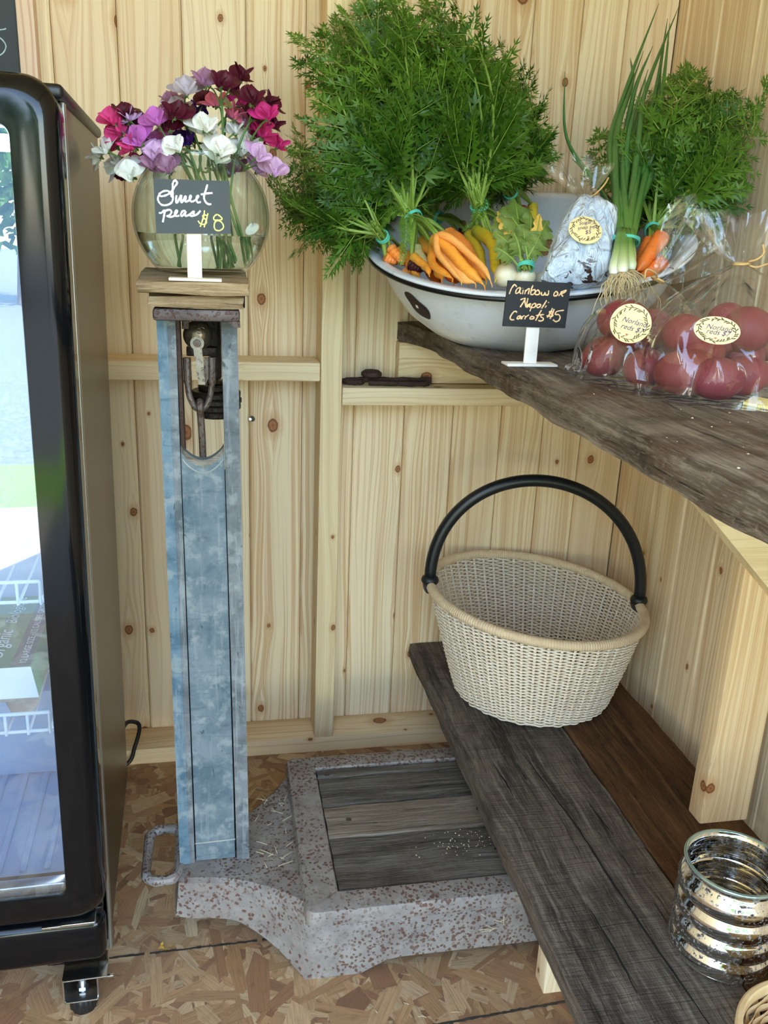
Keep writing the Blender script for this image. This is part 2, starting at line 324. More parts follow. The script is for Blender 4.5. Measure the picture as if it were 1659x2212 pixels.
XTIPS = {'A': [(-0.8261, -0.22, 1.2593), (-0.8223, -0.22, 1.2155), (-0.7837, -0.22, 1.0955), (-0.7338, -0.22, 1.14), (-0.7271, -0.22, 1.2164), (-0.6764, -0.22, 1.1384)], 'B': [(-0.7814, -0.2, 1.448), (-0.7749, -0.2, 1.4105), (-0.7293, -0.2, 1.4621), (-0.699, -0.2, 1.4918)], 'E': [(-0.3575, -0.12, 1.4486), (-0.3268, -0.12, 1.4082), (-0.3226, -0.12, 1.3374)], 'I': [(-0.03, -0.3939, 1.4016), (-0.03, -0.3855, 1.3647), (-0.03, -0.3232, 1.3935), (-0.03, -0.3284, 1.3276), (-0.229, -0.2, 1.3315)]}
POT1 = [((-0.405, -0.7231, 0.9968), 0.031), ((-0.3861, -0.797, 0.9931), 0.027), ((-0.3204, -0.71, 1.0049), 0.027), ((-0.3861, -0.72, 1.0454), 0.034), ((-0.3666, -0.745, 1.0341), 0.033), ((-0.3116, -0.7, 1.0263), 0.028)]
POT2 = [((-0.3652, -0.8599, 0.9987), 0.033), ((-0.3441, -0.8917, 0.9959), 0.03), ((-0.2859, -0.8577, 0.9936), 0.0275), ((-0.3552, -0.83, 1.0396), 0.028), ((-0.3403, -0.84, 1.0188), 0.029), ((-0.2672, -0.82, 1.0137), 0.026), ((-0.2995, -0.81, 1.036), 0.029), ((-0.2746, -0.83, 1.0472), 0.032), ((-0.2235, -0.79, 1.0291), 0.029), ((-0.2856, -0.8, 1.0568), 0.026)]
STICK1 = (-0.4073, -0.785, 1.0481)
STICK2 = (-0.3496, -0.868, 1.0505)
FLOW = [((-1.0409, -0.54, 1.2641), 'hotpink'), ((-1.0428, -0.4968, 1.2391), 'hotpink'), ((-1.0138, -0.5836, 1.2313), 'hotpink'), ((-1.0202, -0.5392, 1.2682), 'lavender'), ((-1.0031, -0.4973, 1.2516), 'lavender'), ((-0.9882, -0.584, 1.2229), 'lavender'), ((-1.0502, -0.5383, 1.2298), 'white'), ((-1.0417, -0.4977, 1.214), 'white'), ((-1.0182, -0.5844, 1.1976), 'white'), ((-1.0275, -0.5375, 1.2721), 'maroon'), ((-1.0124, -0.4982, 1.214), 'maroon'), ((-0.9823, -0.5848, 1.2618), 'orchid'), ((-0.9799, -0.5366, 1.2381), 'orchid'), ((-0.9659, -0.4986, 1.2521), 'white'), ((-0.9601, -0.5851, 1.232), 'white'), ((-0.9479, -0.5358, 1.2442), 'violet'), ((-0.9369, -0.4991, 1.2845), 'violet'), ((-0.9632, -0.5855, 1.271), 'maroon'), ((-0.9399, -0.535, 1.262), 'maroon'), ((-0.9256, -0.4996, 1.2997), 'maroon'), ((-0.9465, -0.5858, 1.299), 'greylilac'), ((-0.9661, -0.5341, 1.2931), 'mauve'), ((-0.9569, -0.5001, 1.2876), 'mauve'), ((-0.9043, -0.5862, 1.3111), 'maroon'), ((-0.8777, -0.5333, 1.327), 'maroon'), ((-0.8879, -0.5006, 1.315), 'maroon'), ((-0.9231, -0.5865, 1.3098), 'mauve'), ((-0.9087, -0.5325, 1.2941), 'pink'), ((-0.8787, -0.5011, 1.2995), 'magenta'), ((-0.8649, -0.5868, 1.2932), 'maroon'), ((-0.858, -0.5316, 1.2844), 'maroon'), ((-0.8375, -0.5017, 1.302), 'maroon'), ((-0.8456, -0.5871, 1.2765), 'magenta'), ((-0.8518, -0.5308, 1.2675), 'magenta'), ((-0.8568, -0.5022, 1.2549), 'magenta'), ((-0.9243, -0.5873, 1.258), 'white'), ((-0.8846, -0.53, 1.2613), 'white'), ((-0.8728, -0.5028, 1.2554), 'white'), ((-0.9057, -0.5876, 1.2313), 'white'), ((-0.8786, -0.5292, 1.2353), 'white'), ((-0.8921, -0.5033, 1.2955), 'cream'), ((-0.8593, -0.5879, 1.2281), 'lavender'), ((-0.8503, -0.5283, 1.2205), 'lavender'), ((-0.8877, -0.5039, 1.217), 'mauve'), ((-0.9899, -0.5881, 1.2101), 'mauve'), ((-0.8766, -0.5275, 1.2721), 'mauve')]
SNAP = [(-0.4532, -0.5793, 1.0881), (-0.4378, -0.5565, 1.1187), (-0.4191, -0.5324, 1.1514), (-0.3994, -0.5117, 1.1804), (-0.3783, -0.5, 1.1986), (-0.3615, -0.4999, 1.202), (-0.3402, -0.507, 1.1975), (-0.3225, -0.5235, 1.1809), (-0.3344, -0.5512, 1.1451), (-0.3466, -0.5734, 1.1159), (-0.359, -0.5915, 1.0916), (-0.3927, -0.5923, 1.0842), (-0.4296, -0.5875, 1.0828)]
SNAPN = (-0.1224, -0.7649, 0.6324)
SNAPNECK = (-0.3651, -0.4972, 1.2045)
SNAPST = (-0.3958, -0.581, 1.1509)
SNAPFL = [(-0.423, -0.4911, 1.2007), (-0.3992, -0.4688, 1.2323), (-0.3575, -0.4643, 1.2458), (-0.3352, -0.4768, 1.235), (-0.332, -0.4913, 1.2181)]
BAG1 = ((-0.3623, -0.7595, 1.1), [(-0.3468, -0.73, 1.0987), (-0.3463, -0.73, 1.1815), (-0.2726, -0.73, 1.1098)])
BAG2 = [(-0.3095, -0.83, 1.1233), (-0.3653, -0.83, 1.1694), (-0.2771, -0.83, 1.1782)]
ONION_L = [[(-0.3095, -0.5, 1.1587), (-0.2795, -0.38, 1.281), (-0.2203, -0.28, 1.3868), (-0.1204, -0.16, 1.5543)], [(-0.2943, -0.5, 1.1593), (-0.2457, -0.38, 1.2828), (-0.1704, -0.26, 1.4072), (-0.0608, -0.12, 1.5621)], [(-0.2867, -0.5, 1.1596), (-0.2255, -0.38, 1.2839), (-0.1532, -0.26, 1.4083), (-0.0899, -0.14, 1.5369)], [(-0.279, -0.5, 1.1599), (-0.2211, -0.4, 1.2688), (-0.1623, -0.3, 1.388), (-0.1041, -0.18, 1.5206)], [(-0.3019, -0.5, 1.159), (-0.2636, -0.36, 1.3045), (-0.2004, -0.26, 1.4052), (-0.181, -0.2, 1.4558)], [(-0.2981, -0.5, 1.1592), (-0.2652, -0.4, 1.2665), (-0.2034, -0.28, 1.3879), (-0.1413, -0.2, 1.4772)], [(-0.2828, -0.5, 1.1598), (-0.23, -0.42, 1.2323), (-0.1842, -0.34, 1.3106), (-0.1203, -0.2, 1.4564)], [(-0.2752, -0.5, 1.1601), (-0.224, -0.42, 1.2466), (-0.1842, -0.34, 1.3392), (-0.1114, -0.2, 1.4868)], [(-0.3057, -0.5, 1.1589), (-0.2874, -0.42, 1.2435), (-0.2501, -0.34, 1.3353), (-0.1579, -0.2, 1.4686)], [(-0.2952, -0.51, 1.1594), (-0.2614, -0.44, 1.2438), (-0.2237, -0.36, 1.3418), (-0.1852, -0.28, 1.4107)], [(-0.3001, -0.51, 1.1558), (-0.2752, -0.44, 1.2294), (-0.2411, -0.36, 1.3198), (-0.1639, -0.24, 1.4324)], [(-0.2895, -0.51, 1.1562), (-0.2507, -0.45, 1.2164), (-0.2163, -0.38, 1.3054), (-0.1374, -0.25, 1.4254)], [(-0.2928, -0.46, 1.173), (-0.2777, -0.36, 1.2215), (-0.3088, -0.26, 1.3104), (-0.3016, -0.2, 1.4253)], [(-0.2898, -0.46, 1.18), (-0.2859, -0.4, 1.2092), (-0.2935, -0.32, 1.2553), (-0.3047, -0.28, 1.2778)]]
# ------------------------------------------------------------------ materials
PINE_V = pine('pine_boards', 2); PINE_X = pine('pine_framing_lengthwise', 0, 'ECD4A8', 'CFA873', pitch=.09)
PINE_S = pine('pine_stud', 2, 'EED8A8', 'D5B27C', pitch=.07); PINE_Y = pine('pine_ceiling', 1)
PINE_P = pine('pine_leg', 2, 'E8CFA4', 'C89C68', pitch=.08)
PINE_RED = pine('rosy_pine', 2, 'E8CBB0', 'C89A7C', pitch=.2)
PALE = plain('pale_birch', 'EADFC8', .6, var=.06, vs=60)
WHITEWOOD = plain('white_painted_wood', 'EDE8E2', .55, var=.04, vs=60)
SLAB1 = oldwood('weathered_shelf_wood', 1, '7E7264', '43362B', 'A09484', '4A3220', .75, 0, .8)
SLAB2 = oldwood('weathered_bench_wood', 1, '6E645A', '3A342E', '938A7E', '4A3C30', .2, 11, 1.0)
SLAB3 = oldwood('brown_bench_wood', 1, '5C4028', '322113', '7C5C3C', '4A2C14', .6, 0, .8)
DECKW = oldwood('worn_deck_wood', 0, '6A645C', '3E3933', '857E74', '564636', .3, 0, 1.2)
DECKL = oldwood('worn_pale_deck_wood', 0, '85796A', '5C5146', 'A09484', '6A5A48', .3, 0, 1.2)
BLOCK = oldwood('worn_block_wood', 0, 'A38A68', '7A6448', 'BBA583', '6A5236', .35, 0, 1.3)

def painted(name, base, worn, dark, amt, bare=.2):
    t = NT(name); p = t.obj()
    n1 = t.noise(p, 14, 6, .65, .4); n2 = t.noise(t.map(p, (130, 130, 9)), 1.0, 4, .6); n3 = t.noise(t.map(p, (20, 20, 160)), 1.0, 3, .6); n4 = t.noise(p, 42, 5, .6)
    c = t.mix(t.ramp(n1, [(.40, 0), (.60, 1)]), lin(base), lin(worn))
    c = t.mix(t.math('MULTIPLY', t.ramp(n4, [(.52, 0), (.64, 1)]), .6), c, lin('8E9694'))
    c = t.mix(t.math('MULTIPLY', t.ramp(n2, [(.56, 0), (.76, 1)]), amt), c, lin('8C9294'))
    c = t.mix(t.math('MULTIPLY', t.ramp(n3, [(.60, 0), (.74, 1)]), .4), c, lin(dark))
    c = t.mix(t.ramp(t.noise(t.map(p, (60, 60, 24)), 1.0, 5, .7, 1.0), [(.64, 0), (.68, .85)]), c, lin(dark))
    return t.end(t.bsdf(c, .62, nrm=t.bump(t.math('ADD', n2, n3), .25, .002), spec=.35))
BLUE = painted('worn_blue_paint', '4E606A', '707C82', '2E3C46', .6)
BLUES = painted('faded_blue_paint', '435F70', '687E8A', '2A3A46', .6)
GREYB = painted('worn_grey_paint', '50565A', '72767A', '303234', .9)

def iron(name, base, light, rust, amt, rough=.62, metal=.15):
    t = NT(name); p = t.obj(); pw = t.n('VectorMath', {0: p, 1: t.n('VectorMath', {0: t.n('TexNoise', {'Vector': p, 'Scale': 150.0, 'Detail': 3.0}).outputs[1], 3: .008}, operation='SCALE').outputs[0]}, operation='ADD').outputs[0]
    n1 = t.noise(p, 26, 6, .65); n2 = t.noise(p, 9, 5, .6)
    v = t.vor(pw, 150); v2 = t.vor(pw, 85); msk = t.noise(p, 8, 5, .65)
    spot = t.math('MULTIPLY', t.ramp(v, [(.27, 1), (.42, 0)]), t.ramp(msk, [(.38, 0), (.50, 1)]))
    sp2 = t.math('MULTIPLY', t.ramp(v2, [(.22, 1), (.33, 0)]), t.ramp(n2, [(.40, 0), (.54, 1)]))
    c = t.mix(t.ramp(n1, [(.32, 0), (.68, 1)]), lin(base), lin(light))
    c = t.mix(t.math('MULTIPLY', t.ramp(n2, [(.54, 0), (.72, 1)]), amt * .40), c, lin('6E5444'))
    rc = t.mix(t.noise(p, 45, 3), lin(rust), lin('4A2A1C'))
    c = t.mix(t.math('MULTIPLY', t.math('MAXIMUM', spot, sp2), amt), c, rc)
    h = t.math('SUBTRACT', t.math('ADD', n1, t.math('MULTIPLY', t.noise(p, 200, 3), .35)), t.math('MULTIPLY', spot, .5))
    return t.end(t.bsdf(c, rough, metal, nrm=t.bump(h, .6, .002), spec=.4))
CAST = iron('rust_flecked_cast_iron', '7C7672', '9C9690', '68402A', .85)
CAPI = iron('brown_rusted_iron', '40342F', '5E5350', '4A2E20', .7, .5, .35)
RUST = iron('dark_rust', '32231C', '4A362C', '20140F', .6, .75, .2)
LINK = iron('worn_iron_link', '463D37', '665B52', '523626', .7, .5, .4)
DARKI = iron('blackened_iron', '2A2522', '40382F', '3E281C', .6, .5, .4)
LEVER = iron('bright_worn_iron', '6A6358', '8A8274', '4A3E30', .4, .4, .5)
BRASSB = iron('dull_brass', '5E5242', '7C705A', '4A3626', .4, .32, .8)
BLACK = plain('satin_black', '101113', .42); BLACKG = plain('glossy_black', '080A0D', .10, spec=.32)
RUBBER = plain('black_rubber', '141618', .5); BLK2 = plain('black_leather_grip', '15191C', .36, var=.15, vs=120)
STEEL = plain('bright_zinc', 'C9CDD0', .22, 1.0)
def brushed(name, c):
    t = NT(name); p = t.obj(); n = t.noise(t.map(p, (400, 400, 3)), 1.0, 2)
    n2 = t.noise(p, 900, 2)
    return t.end(t.bsdf(t.mix(n2, tuple(x * .9 for x in lin(c)[:3]) + (1,), lin(c)), .34, .85, nrm=t.bump(n2, .05, .0005)))
SIDE = brushed('bronze_metal_side', '5C5142')
LINER = plain('pale_liner', 'A9BFD6', .35); RACKW = plain('white_coated_wire', 'E8F0F4', .3)
def emis(name, c, s):
    t = NT(name); return t.end(t.n('Emission', {0: lin(c), 1: s}).outputs[0])
LED = emis('lit_lamp_tube', 'DCE9FF', 1.3)
def coated(name):
    t = NT(name)
    tr = t.n('BsdfTransparent', {0: (.90, .95, 1, 1)}).outputs[0]; gl = t.n('BsdfGlossy', {'Roughness': .004, 'Color': (.9, .97, 1, 1)}).outputs[0]
    f = t.math('MULTIPLY_ADD', t.math('POWER', t.n('LayerWeight', {'Blend': .5}).outputs['Facing'], 3.0), .6, .17)
    return t.end(t.n('MixShader', {0: f, 1: tr, 2: gl}).outputs[0])
PANE = coated('coated_pane')
VASE = film('clear_glass', 'FAFEFC', .004, .01, 0, .75)
t = NT('still_water'); WATER = t.end(t.n('BsdfGlass', {0: (.98, 1, .99, 1), 'Roughness': 0.0, 'IOR': 1.2}).outputs[0])
CELLO = film('clear_cellophane', 'FFFFFF', .014, .05, .9, .9)
SLATE = plain('grey_chalkboard', '454A4C', .75, var=.06, vs=40); SLATE2 = plain('black_chalkboard', '1E2124', .7, var=.12, vs=40)
SLATE3 = plain('dark_chalkboard', '3C4244', .7, var=.08, vs=30)
CHALKW = plain('white_chalk', 'EDEBF4', .9); CHALKY = plain('yellow_chalk', 'F0EE8C', .9); CHALKO = plain('peach_chalk', 'F7CD9C', .9); CHALKB = plain('pale_blue_chalk', 'B8D2D4', .9)
def enamel():
    t = NT('white_enamel'); p = t.obj(); x, y, z = t.sep(p)
    r = t.math('SQRT', t.math('ADD', t.math('MULTIPLY', x, x), t.math('MULTIPLY', y, y)))
    n = t.noise(p, 11, 5, .65, .4); n2 = t.noise(p, 55, 4, .6); n3 = t.noise(p, 170, 3)
    lip = t.ramp(r, [(.250, 0), (.262, 1)])
    chip = t.math('MULTIPLY', t.ramp(n, [(.635, 0), (.645, 1)]), lip)
    chip2 = t.ramp(n2, [(.755, 0), (.765, 1)])
    c = t.mix(t.ramp(n, [(.3, 0), (.7, 1)]), lin('D3D9E2'), lin('E2E6EB'))
    c = t.mix(t.math('MULTIPLY', t.ramp(n2, [(.6, 0), (.72, 1)]), .35), c, lin('A8A69E'))
    c = t.mix(t.math('MAXIMUM', chip, t.math('MULTIPLY', chip2, .6)), c, lin('201C1A'))
    return t.end(t.bsdf(c, .22, nrm=t.bump(t.math('ADD', n2, t.math('MULTIPLY', n3, .25)), .12, .004), spec=.5))
ENAMEL = enamel(); ENBLK = plain('black_enamel_edge', '111013', .3)
RUSTP = plain('dark_rust_patch', '2E2019', .75, var=.4, vs=90)
BAND = plain('aqua_rubber', '55BFA8', .5)
def leafmat(name, a, b, young, tr=.35, rough=.42):
    t = NT(name); oi = t.n('ObjectInfo').outputs['Random']; p = t.obj(); n = t.noise(p, 5, 3)
    c = t.mix(oi, lin(a), lin(b)); c = t.mix(t.math('MULTIPLY', t.ramp(n, [(.45, 0), (.7, 1)]), .6), c, lin(young))
    pb = t.bsdf(c, rough, spec=.4); tl = t.n('BsdfTranslucent', {0: c}).outputs[0]
    return t.end(t.n('MixShader', {0: tr, 1: pb, 2: tl}).outputs[0])
FERN = leafmat('carrot_leaf', '2C5414', '56801F', '769C32', .25); FERND = leafmat('dark_carrot_leaf', '345E22', '4C7A2C', '668E38')
STALK = leafmat('leaf_stalk', '7FA03E', '93B04E', 'A6BE62', .2); GREENS = leafmat('turnip_leaf', '5C7A34', '728A3E', '8E9C4E', .3, .55)
YELLEAF = plain('yellowed_leaf', 'C9A24A', .6, var=.2); DRYLEAF = plain('dry_brown_leaf', '7A5A34', .7, var=.3)
def onionm():
    t = NT('onion_leaf'); p = t.obj(); z = t.sep(p)[2]; n = t.noise(t.map(p, (80, 80, 6)), 1.0, 4); oi = t.n('ObjectInfo').outputs['Random']
    g = t.mix(n, lin('2F5A26'), lin('4C7A34')); g = t.mix(t.math('MULTIPLY', oi, .4), g, lin('3E7048'))
    f = t.ramp(t.math('MULTIPLY', t.math('SUBTRACT', z, 1.105), 18.0), [(.0, lin('EEF0E2')), (.16, lin('DDE8C0')), (.42, lin('A8C47A')), (.7, lin('5E8A3C')), (1.0, lin('5E8A3C'))])
    k = t.math('MULTIPLY', t.math('SUBTRACT', z, 1.150), 16.0, clamp=True)
    return t.end(t.bsdf(t.mix(k, f, g), .32, spec=.5))
ONION = onionm(); ROOTM = plain('dry_root_hair', 'CDB98E', .7)
def carrotm(name, top, body, tip=None):
    t = NT(name); p = t.obj(); n = t.noise(p, 40, 4); n2 = t.noise(t.map(p, (60, 60, 420)), 1.0, 3); z = t.sep(t.n('TexCoord').outputs['Generated'])[2]
    c = t.mix(t.ramp(n, [(.3, 0), (.7, 1)]), lin(body), tuple(min(1, x * 1.25) for x in lin(body)[:3]) + (1,))
    gg = t.n('Attribute', attribute_name='tone'); k = t.sep(gg.outputs['Vector'])[0]
    c = t.mix(t.ramp(k, [(.0, 1), (.28, 0)]), c, lin(top))
    c = t.mix(t.math('MULTIPLY', t.ramp(n2, [(.62, 0), (.72, 1)]), .45), c, tuple(x * .45 for x in lin(body)[:3]) + (1,))
    return t.end(t.bsdf(c, .42, nrm=t.bump(n2, .25, .0015), spec=.45, Subsurface_Weight=.12, Subsurface_Scale=.01))
CARM = dict(orange=carrotm('orange_carrot', 'D98A3C', 'E8873A'), gold=carrotm('golden_carrot', 'C79E3C', 'E89A38'), cream=carrotm('cream_carrot', 'CBD08A', 'E6D89C'),
            peach=carrotm('peach_carrot', 'EDA050', 'F0A55A'), deep=carrotm('deep_orange_carrot', 'C8622A', 'CF6428'), red=carrotm('red_carrot', '7A2430', '94303A'),
            purple=carrotm('purple_carrot', '3A1420', '4C1826'), olive=carrotm('olive_carrot', '7A7A30', 'A08A3C'), tan=carrotm('tan_carrot', 'C99A5A', 'CE9450'),
            greenyellow=carrotm('green_topped_yellow_carrot', '8E9E34', 'D9C034'), yellow=carrotm('yellow_carrot', 'CDB83A', 'DCC03C'), carrotorange=carrotm('plain_orange_carrot', 'C8642A', 'E2762E'))
t = NT('red_potato_skin'); p = t.obj(); oi = t.n('ObjectInfo').outputs['Random']
n = t.noise(p, 30, 5, .6); n2 = t.noise(p, 110, 4)
c = t.mix(t.ramp(n, [(.3, 0), (.72, 1)]), lin('6E222E'), lin('8E3A40')); c = t.mix(t.math('MULTIPLY', oi, .4), c, lin('8A4A3E'))
c = t.mix(t.math('MULTIPLY', t.ramp(n2, [(.62, 0), (.74, 1)]), .5), c, lin('501822'))
POTATO = t.end(t.bsdf(c, .5, nrm=t.bump(t.math('ADD', n, n2), .15, .002), spec=.35))
t = NT('white_turnip_skin'); p = t.obj(); n = t.noise(p, 26, 4); n2 = t.noise(t.map(p, (50, 50, 300)), 1.0, 3)
c = t.mix(t.ramp(n, [(.4, 0), (.7, 1)]), lin('F0E8D0'), lin('E2D3A8')); c = t.mix(t.math('MULTIPLY', t.ramp(n2, [(.64, 0), (.74, 1)]), .5), c, lin('A88A5A'))
TURN = t.end(t.bsdf(c, .35, spec=.5))
def snapm():
    t = NT('white_plastic_bag'); p = t.obj(); n = t.noise(p, 24, 4, .6, 1.2); n2 = t.noise(t.map(p, (1, 1, .45)), 34, 3, .55, 1.8); z = t.sep(p)[2]
    c = t.mix(t.ramp(n, [(.35, 0), (.7, 1)]), lin('B4C4D8'), lin('D8E3EE'))
    low = t.math('SUBTRACT', 1.0, t.math('MULTIPLY', t.math('SUBTRACT', z, 1.105), 22), clamp=True)
    stain = t.math('MULTIPLY', t.ramp(t.noise(t.map(p, (1, 1, 1.6), (0, 0, .6)), 34, 3, .6, 1.0), [(.57, 0), (.60, 1)]), low)
    c = t.mix(stain, c, lin('3A2A2A'))
    leaf = t.math('MULTIPLY', t.ramp(t.noise(p, 44, 3, .5, .8), [(.68, 0), (.70, 1)]), t.math('MULTIPLY', t.math('SUBTRACT', 1.165, z), 30, clamp=True))
    c = t.mix(leaf, c, lin('7E8A4C'))
    return t.end(t.bsdf(c, .32, nrm=t.bump(n2, .9, .014), spec=.5))
SNAPM = snapm()
LABEL = plain('buff_paper_label', 'F2DCA0', .6); INK = plain('brown_ink', '4A3A28', .8); PEN = plain('violet_pen', '5A4868', .8); HEART = plain('red_ink', 'D0503C', .7); LINEINK = plain('ruled_line', 'B59A68', .8)
TWIST = plain('tan_twist_tie', 'C9A468', .6); NOTE = plain('yellow_card', 'F0E08C', .7)
def wick(name, a, b):
    t = NT(name); p = t.obj(); n = t.noise(p, 60, 4); n2 = t.noise(p, 7, 3)
    c = t.mix(t.ramp(n, [(.3, 0), (.7, 1)]), lin(a), lin(b)); c = t.mix(t.math('MULTIPLY', n2, .35), c, lin('D6C0A4'))
    return t.end(t.bsdf(c, .55, spec=.35))
WICK = wick('pale_rattan', 'EFE2CA', 'F9F0E0'); WICKR = wick('rattan_wrap', 'D3B892', 'E2CCA6'); BAMB = wick('bamboo_strip', 'DDB878', 'EBD0A0')
def mercury():
    t = NT('mercury_glass'); p = t.obj(); n = t.noise(p, 190, 4, .7); m = t.noise(t.map(p, (1, 1, 3)), 14, 4)
    sp = t.math('MULTIPLY', t.ramp(n, [(.54, 0), (.60, 1)]), t.ramp(m, [(.40, 0), (.56, 1)]))
    c = t.mix(sp, lin('E4E3E0'), lin('3A322C')); r = t.math('MULTIPLY_ADD', sp, .5, .05)
    w = t.noise(t.map(p, (6, 6, 90)), 1.0, 2)
    return t.end(t.bsdf(c, r, t.math('SUBTRACT', 1.0, sp), nrm=t.bump(w, .10, .004)))
MERC = mercury()
GREENB = plain('green_card_lid', '5E8E68', .6, var=.12, vs=30); WHITEB = plain('white_card', 'EFF2EA', .6); PULP = plain('grey_pulp', 'B0A496', .85, var=.12, vs=120); REDB = plain('red_card', 'C0303C', .6); GREYC = plain('grey_card', '5A6468', .6)
def osb():
    t = NT('wood_flake_board'); at = t.n('Attribute', attribute_name='tone').outputs['Color']; uv = t.n('UVMap').outputs[0]; p = t.obj()
    at = t.mix(.10, at, lin('A98460')); g = t.noise(t.map(uv, (14, 420, 1)), 1.0, 4, .65); g2 = t.noise(p, 60, 4); bl = t.noise(p, 5, 4)
    c = t.mix(t.math('MULTIPLY', t.ramp(g, [(.46, 0), (.66, 1)]), .5), at, lin('74543A'))
    c = t.mix(t.math('MULTIPLY', t.ramp(g2, [(.55, 0), (.75, 1)]), .3), c, lin('6A4C34'))
    c = t.mix(t.math('MULTIPLY', t.ramp(bl, [(.4, 0), (.7, 1)]), .32), c, lin('8A7660'))
    return t.end(t.bsdf(c, .62, nrm=t.bump(g, .25, .001), spec=.3))
OSB = osb(); DARKLINE = plain('dark_print_line', '3A3630', .8, var=.4, vs=60)
STRAW = plain('dry_straw', 'C9BE9E', .8); CRUMB = plain('pale_crumbs', 'E0D4B4', .8)
PETAL = {}
for k, (a, b) in dict(white=('E9EAE0', 'F4F4EC'), cream=('DDE090', 'EEEFC0'), hotpink=('D42C78', 'EE5A9A'), magenta=('B81E68', 'D63A86'), pink=('E0688E', 'F090B0'), lavender=('C69AC8', 'DDB8DC'),
                      orchid=('B246AE', 'D486CE'), violet=('3A1466', '5A2A8E'), maroon=('3E0A1C', '62142E'), greylilac=('B0A4B0', 'CFC6D0'), mauve=('8E5A7C', 'B48AA6')).items():
    t = NT(k + '_petal'); n = t.noise(t.obj(), 60, 4); c = t.mix(n, lin(a), lin(b)); pb = t.bsdf(c, .5, spec=.3); tl = t.n('BsdfTranslucent', {0: c}).outputs[0]
    PETAL[k] = t.end(t.n('MixShader', {0: .25, 1: pb, 2: tl}).outputs[0])
STEMG = plain('flower_stem_green', '5E7E40', .5, var=.1)

# ------------------------------------------------------------------ the shed
XL, YF, ZC = -1.80, -2.28, 2.35
BACKX = [-1.80, -1.66, -1.545, -1.43, -1.307, -1.193, -1.08, -.966, -.850, -.739, -.628, -.517, -.407, -.2965, -.197, -.104, 0.0]
def board(mb, a, b, z0, z1, fn, tone, off=0.0):
    """tongue-and-groove board with a small V at each edge; fn(u, depth, z) gives the point"""
    prof = [(a + .0006, .004), (a + .0042, 0 + off), (b - .0042, 0 + off), (b - .0006, .004), (b - .0006, .018), (a + .0006, .018)]
    n = len(prof); vs = [fn(u, d, z0) for u, d in prof] + [fn(u, d, z1) for u, d in prof]
    mb.add(vs, [(i, (i + 1) % n, n + (i + 1) % n, n + i) for i in range(n)] + [tuple(range(n)), tuple(range(n, 2 * n))], 0, tone)
mb = MB()
for i in range(len(BACKX) - 1):
    board(mb, BACKX[i], BACKX[i + 1], 0.0, ZC, lambda u, d, z: (u, d, z), (R.random(), R.random(), R.random()), -.007 if i == len(BACKX) - 2 else 0)
mb.box((XL - .06, .016, -.05), (.08, .05, ZC + .06), col=(.5, .5, .2))
struct(mb.build('wall_back', PINE_V, smooth=None))
ys = [0.0, -.045, -.170, -.297]
while ys[-1] > YF: ys.append(ys[-1] - .1255)
ys[-1] = YF
mb = MB()
for i in range(len(ys) - 1):
    board(mb, ys[i + 1], ys[i], 0.0, ZC, lambda u, d, z: (d, u, z), (R.random(), R.random(), R.random()))
mb.box((.016, YF, -.05), (.05, .05, ZC + .06), col=(.5, .5, .2))
struct(mb.build('wall_right', PINE_V, smooth=None))
mb = MB(); y = 0.0
while y > YF + .01:
    y1 = max(YF, y - .118); board(mb, y1, y, 0.0, ZC, lambda u, d, z: (XL - d, u, z), (R.random(), R.random(), R.random())); y = y1
mb.box((XL - .05, YF, -.05), (XL - .016, .05, ZC + .06), col=(.5, .5, .2))
struct(mb.build('wall_left', PINE_V, smooth=None))
mb = MB(); x = XL
while x < -.01:
    x1 = min(0, x + .13); board(mb, x, x1, YF - .25, 0.0, lambda u, d, z: (u, z, ZC + d), (R.random(), R.random(), R.random())); x = x1
mb.box((XL - .06, YF - .28, ZC + .016), (.06, .05, ZC + .06), col=(.5, .5, .2))
struct(mb.build('ceiling', PINE_Y, smooth=None))

# floor of pressed wood flakes
fb = MB(); UV = []
FC = ['C8A880', 'B8946A', 'A67E58', 'D0B48E', '946C52', 'AE8862', 'BE9C74', '8A644C', 'CAB08A', 'A88260', 'A27858', 'B48E68']
fb.add([(XL, YF, 0), (0, YF, 0), (0, 0, 0), (XL, 0, 0), (XL, YF, -.02), (0, YF, -.02), (0, 0, -.02), (XL, 0, -.02)],
       [(0, 1, 2, 3), (7, 6, 5, 4), (0, 4, 5, 1), (1, 5, 6, 2), (2, 6, 7, 3), (3, 7, 4, 0)], 0, lin('9A7850')[:3])
UV += [(0, 0)] * 24
def flake(cx, cy, L, w, ang, z, col):
    n = R.choice([4, 5, 5, 6]); pts = []
    base = [(-1, -.5), (-.2, -1), (.8, -.8), (1, .3), (.3, 1), (-.8, .9)] if n == 6 else ([(-1, -.8), (.7, -1), (1, .2), (.2, 1), (-.9, .7)] if n == 5 else [(-1, -.9), (.9, -1), (1, .8), (-.8, 1)])
    uo = R.random() * 9
    for a, b in base:
        a = a * L / 2 * R.uniform(.8, 1.1); b = b * w / 2 * R.uniform(.7, 1.1)
        x = cx + a * cos(ang) - b * sin(ang); y = cy + a * sin(ang) + b * cos(ang)
        pts.append((min(-.001, max(XL + .001, x)), min(-.001, max(YF + .001, y)), z)); UV.append((a + uo, b + uo * 2))
    fb.add(pts, [tuple(range(len(pts)))], 0, col)
nfl = 0
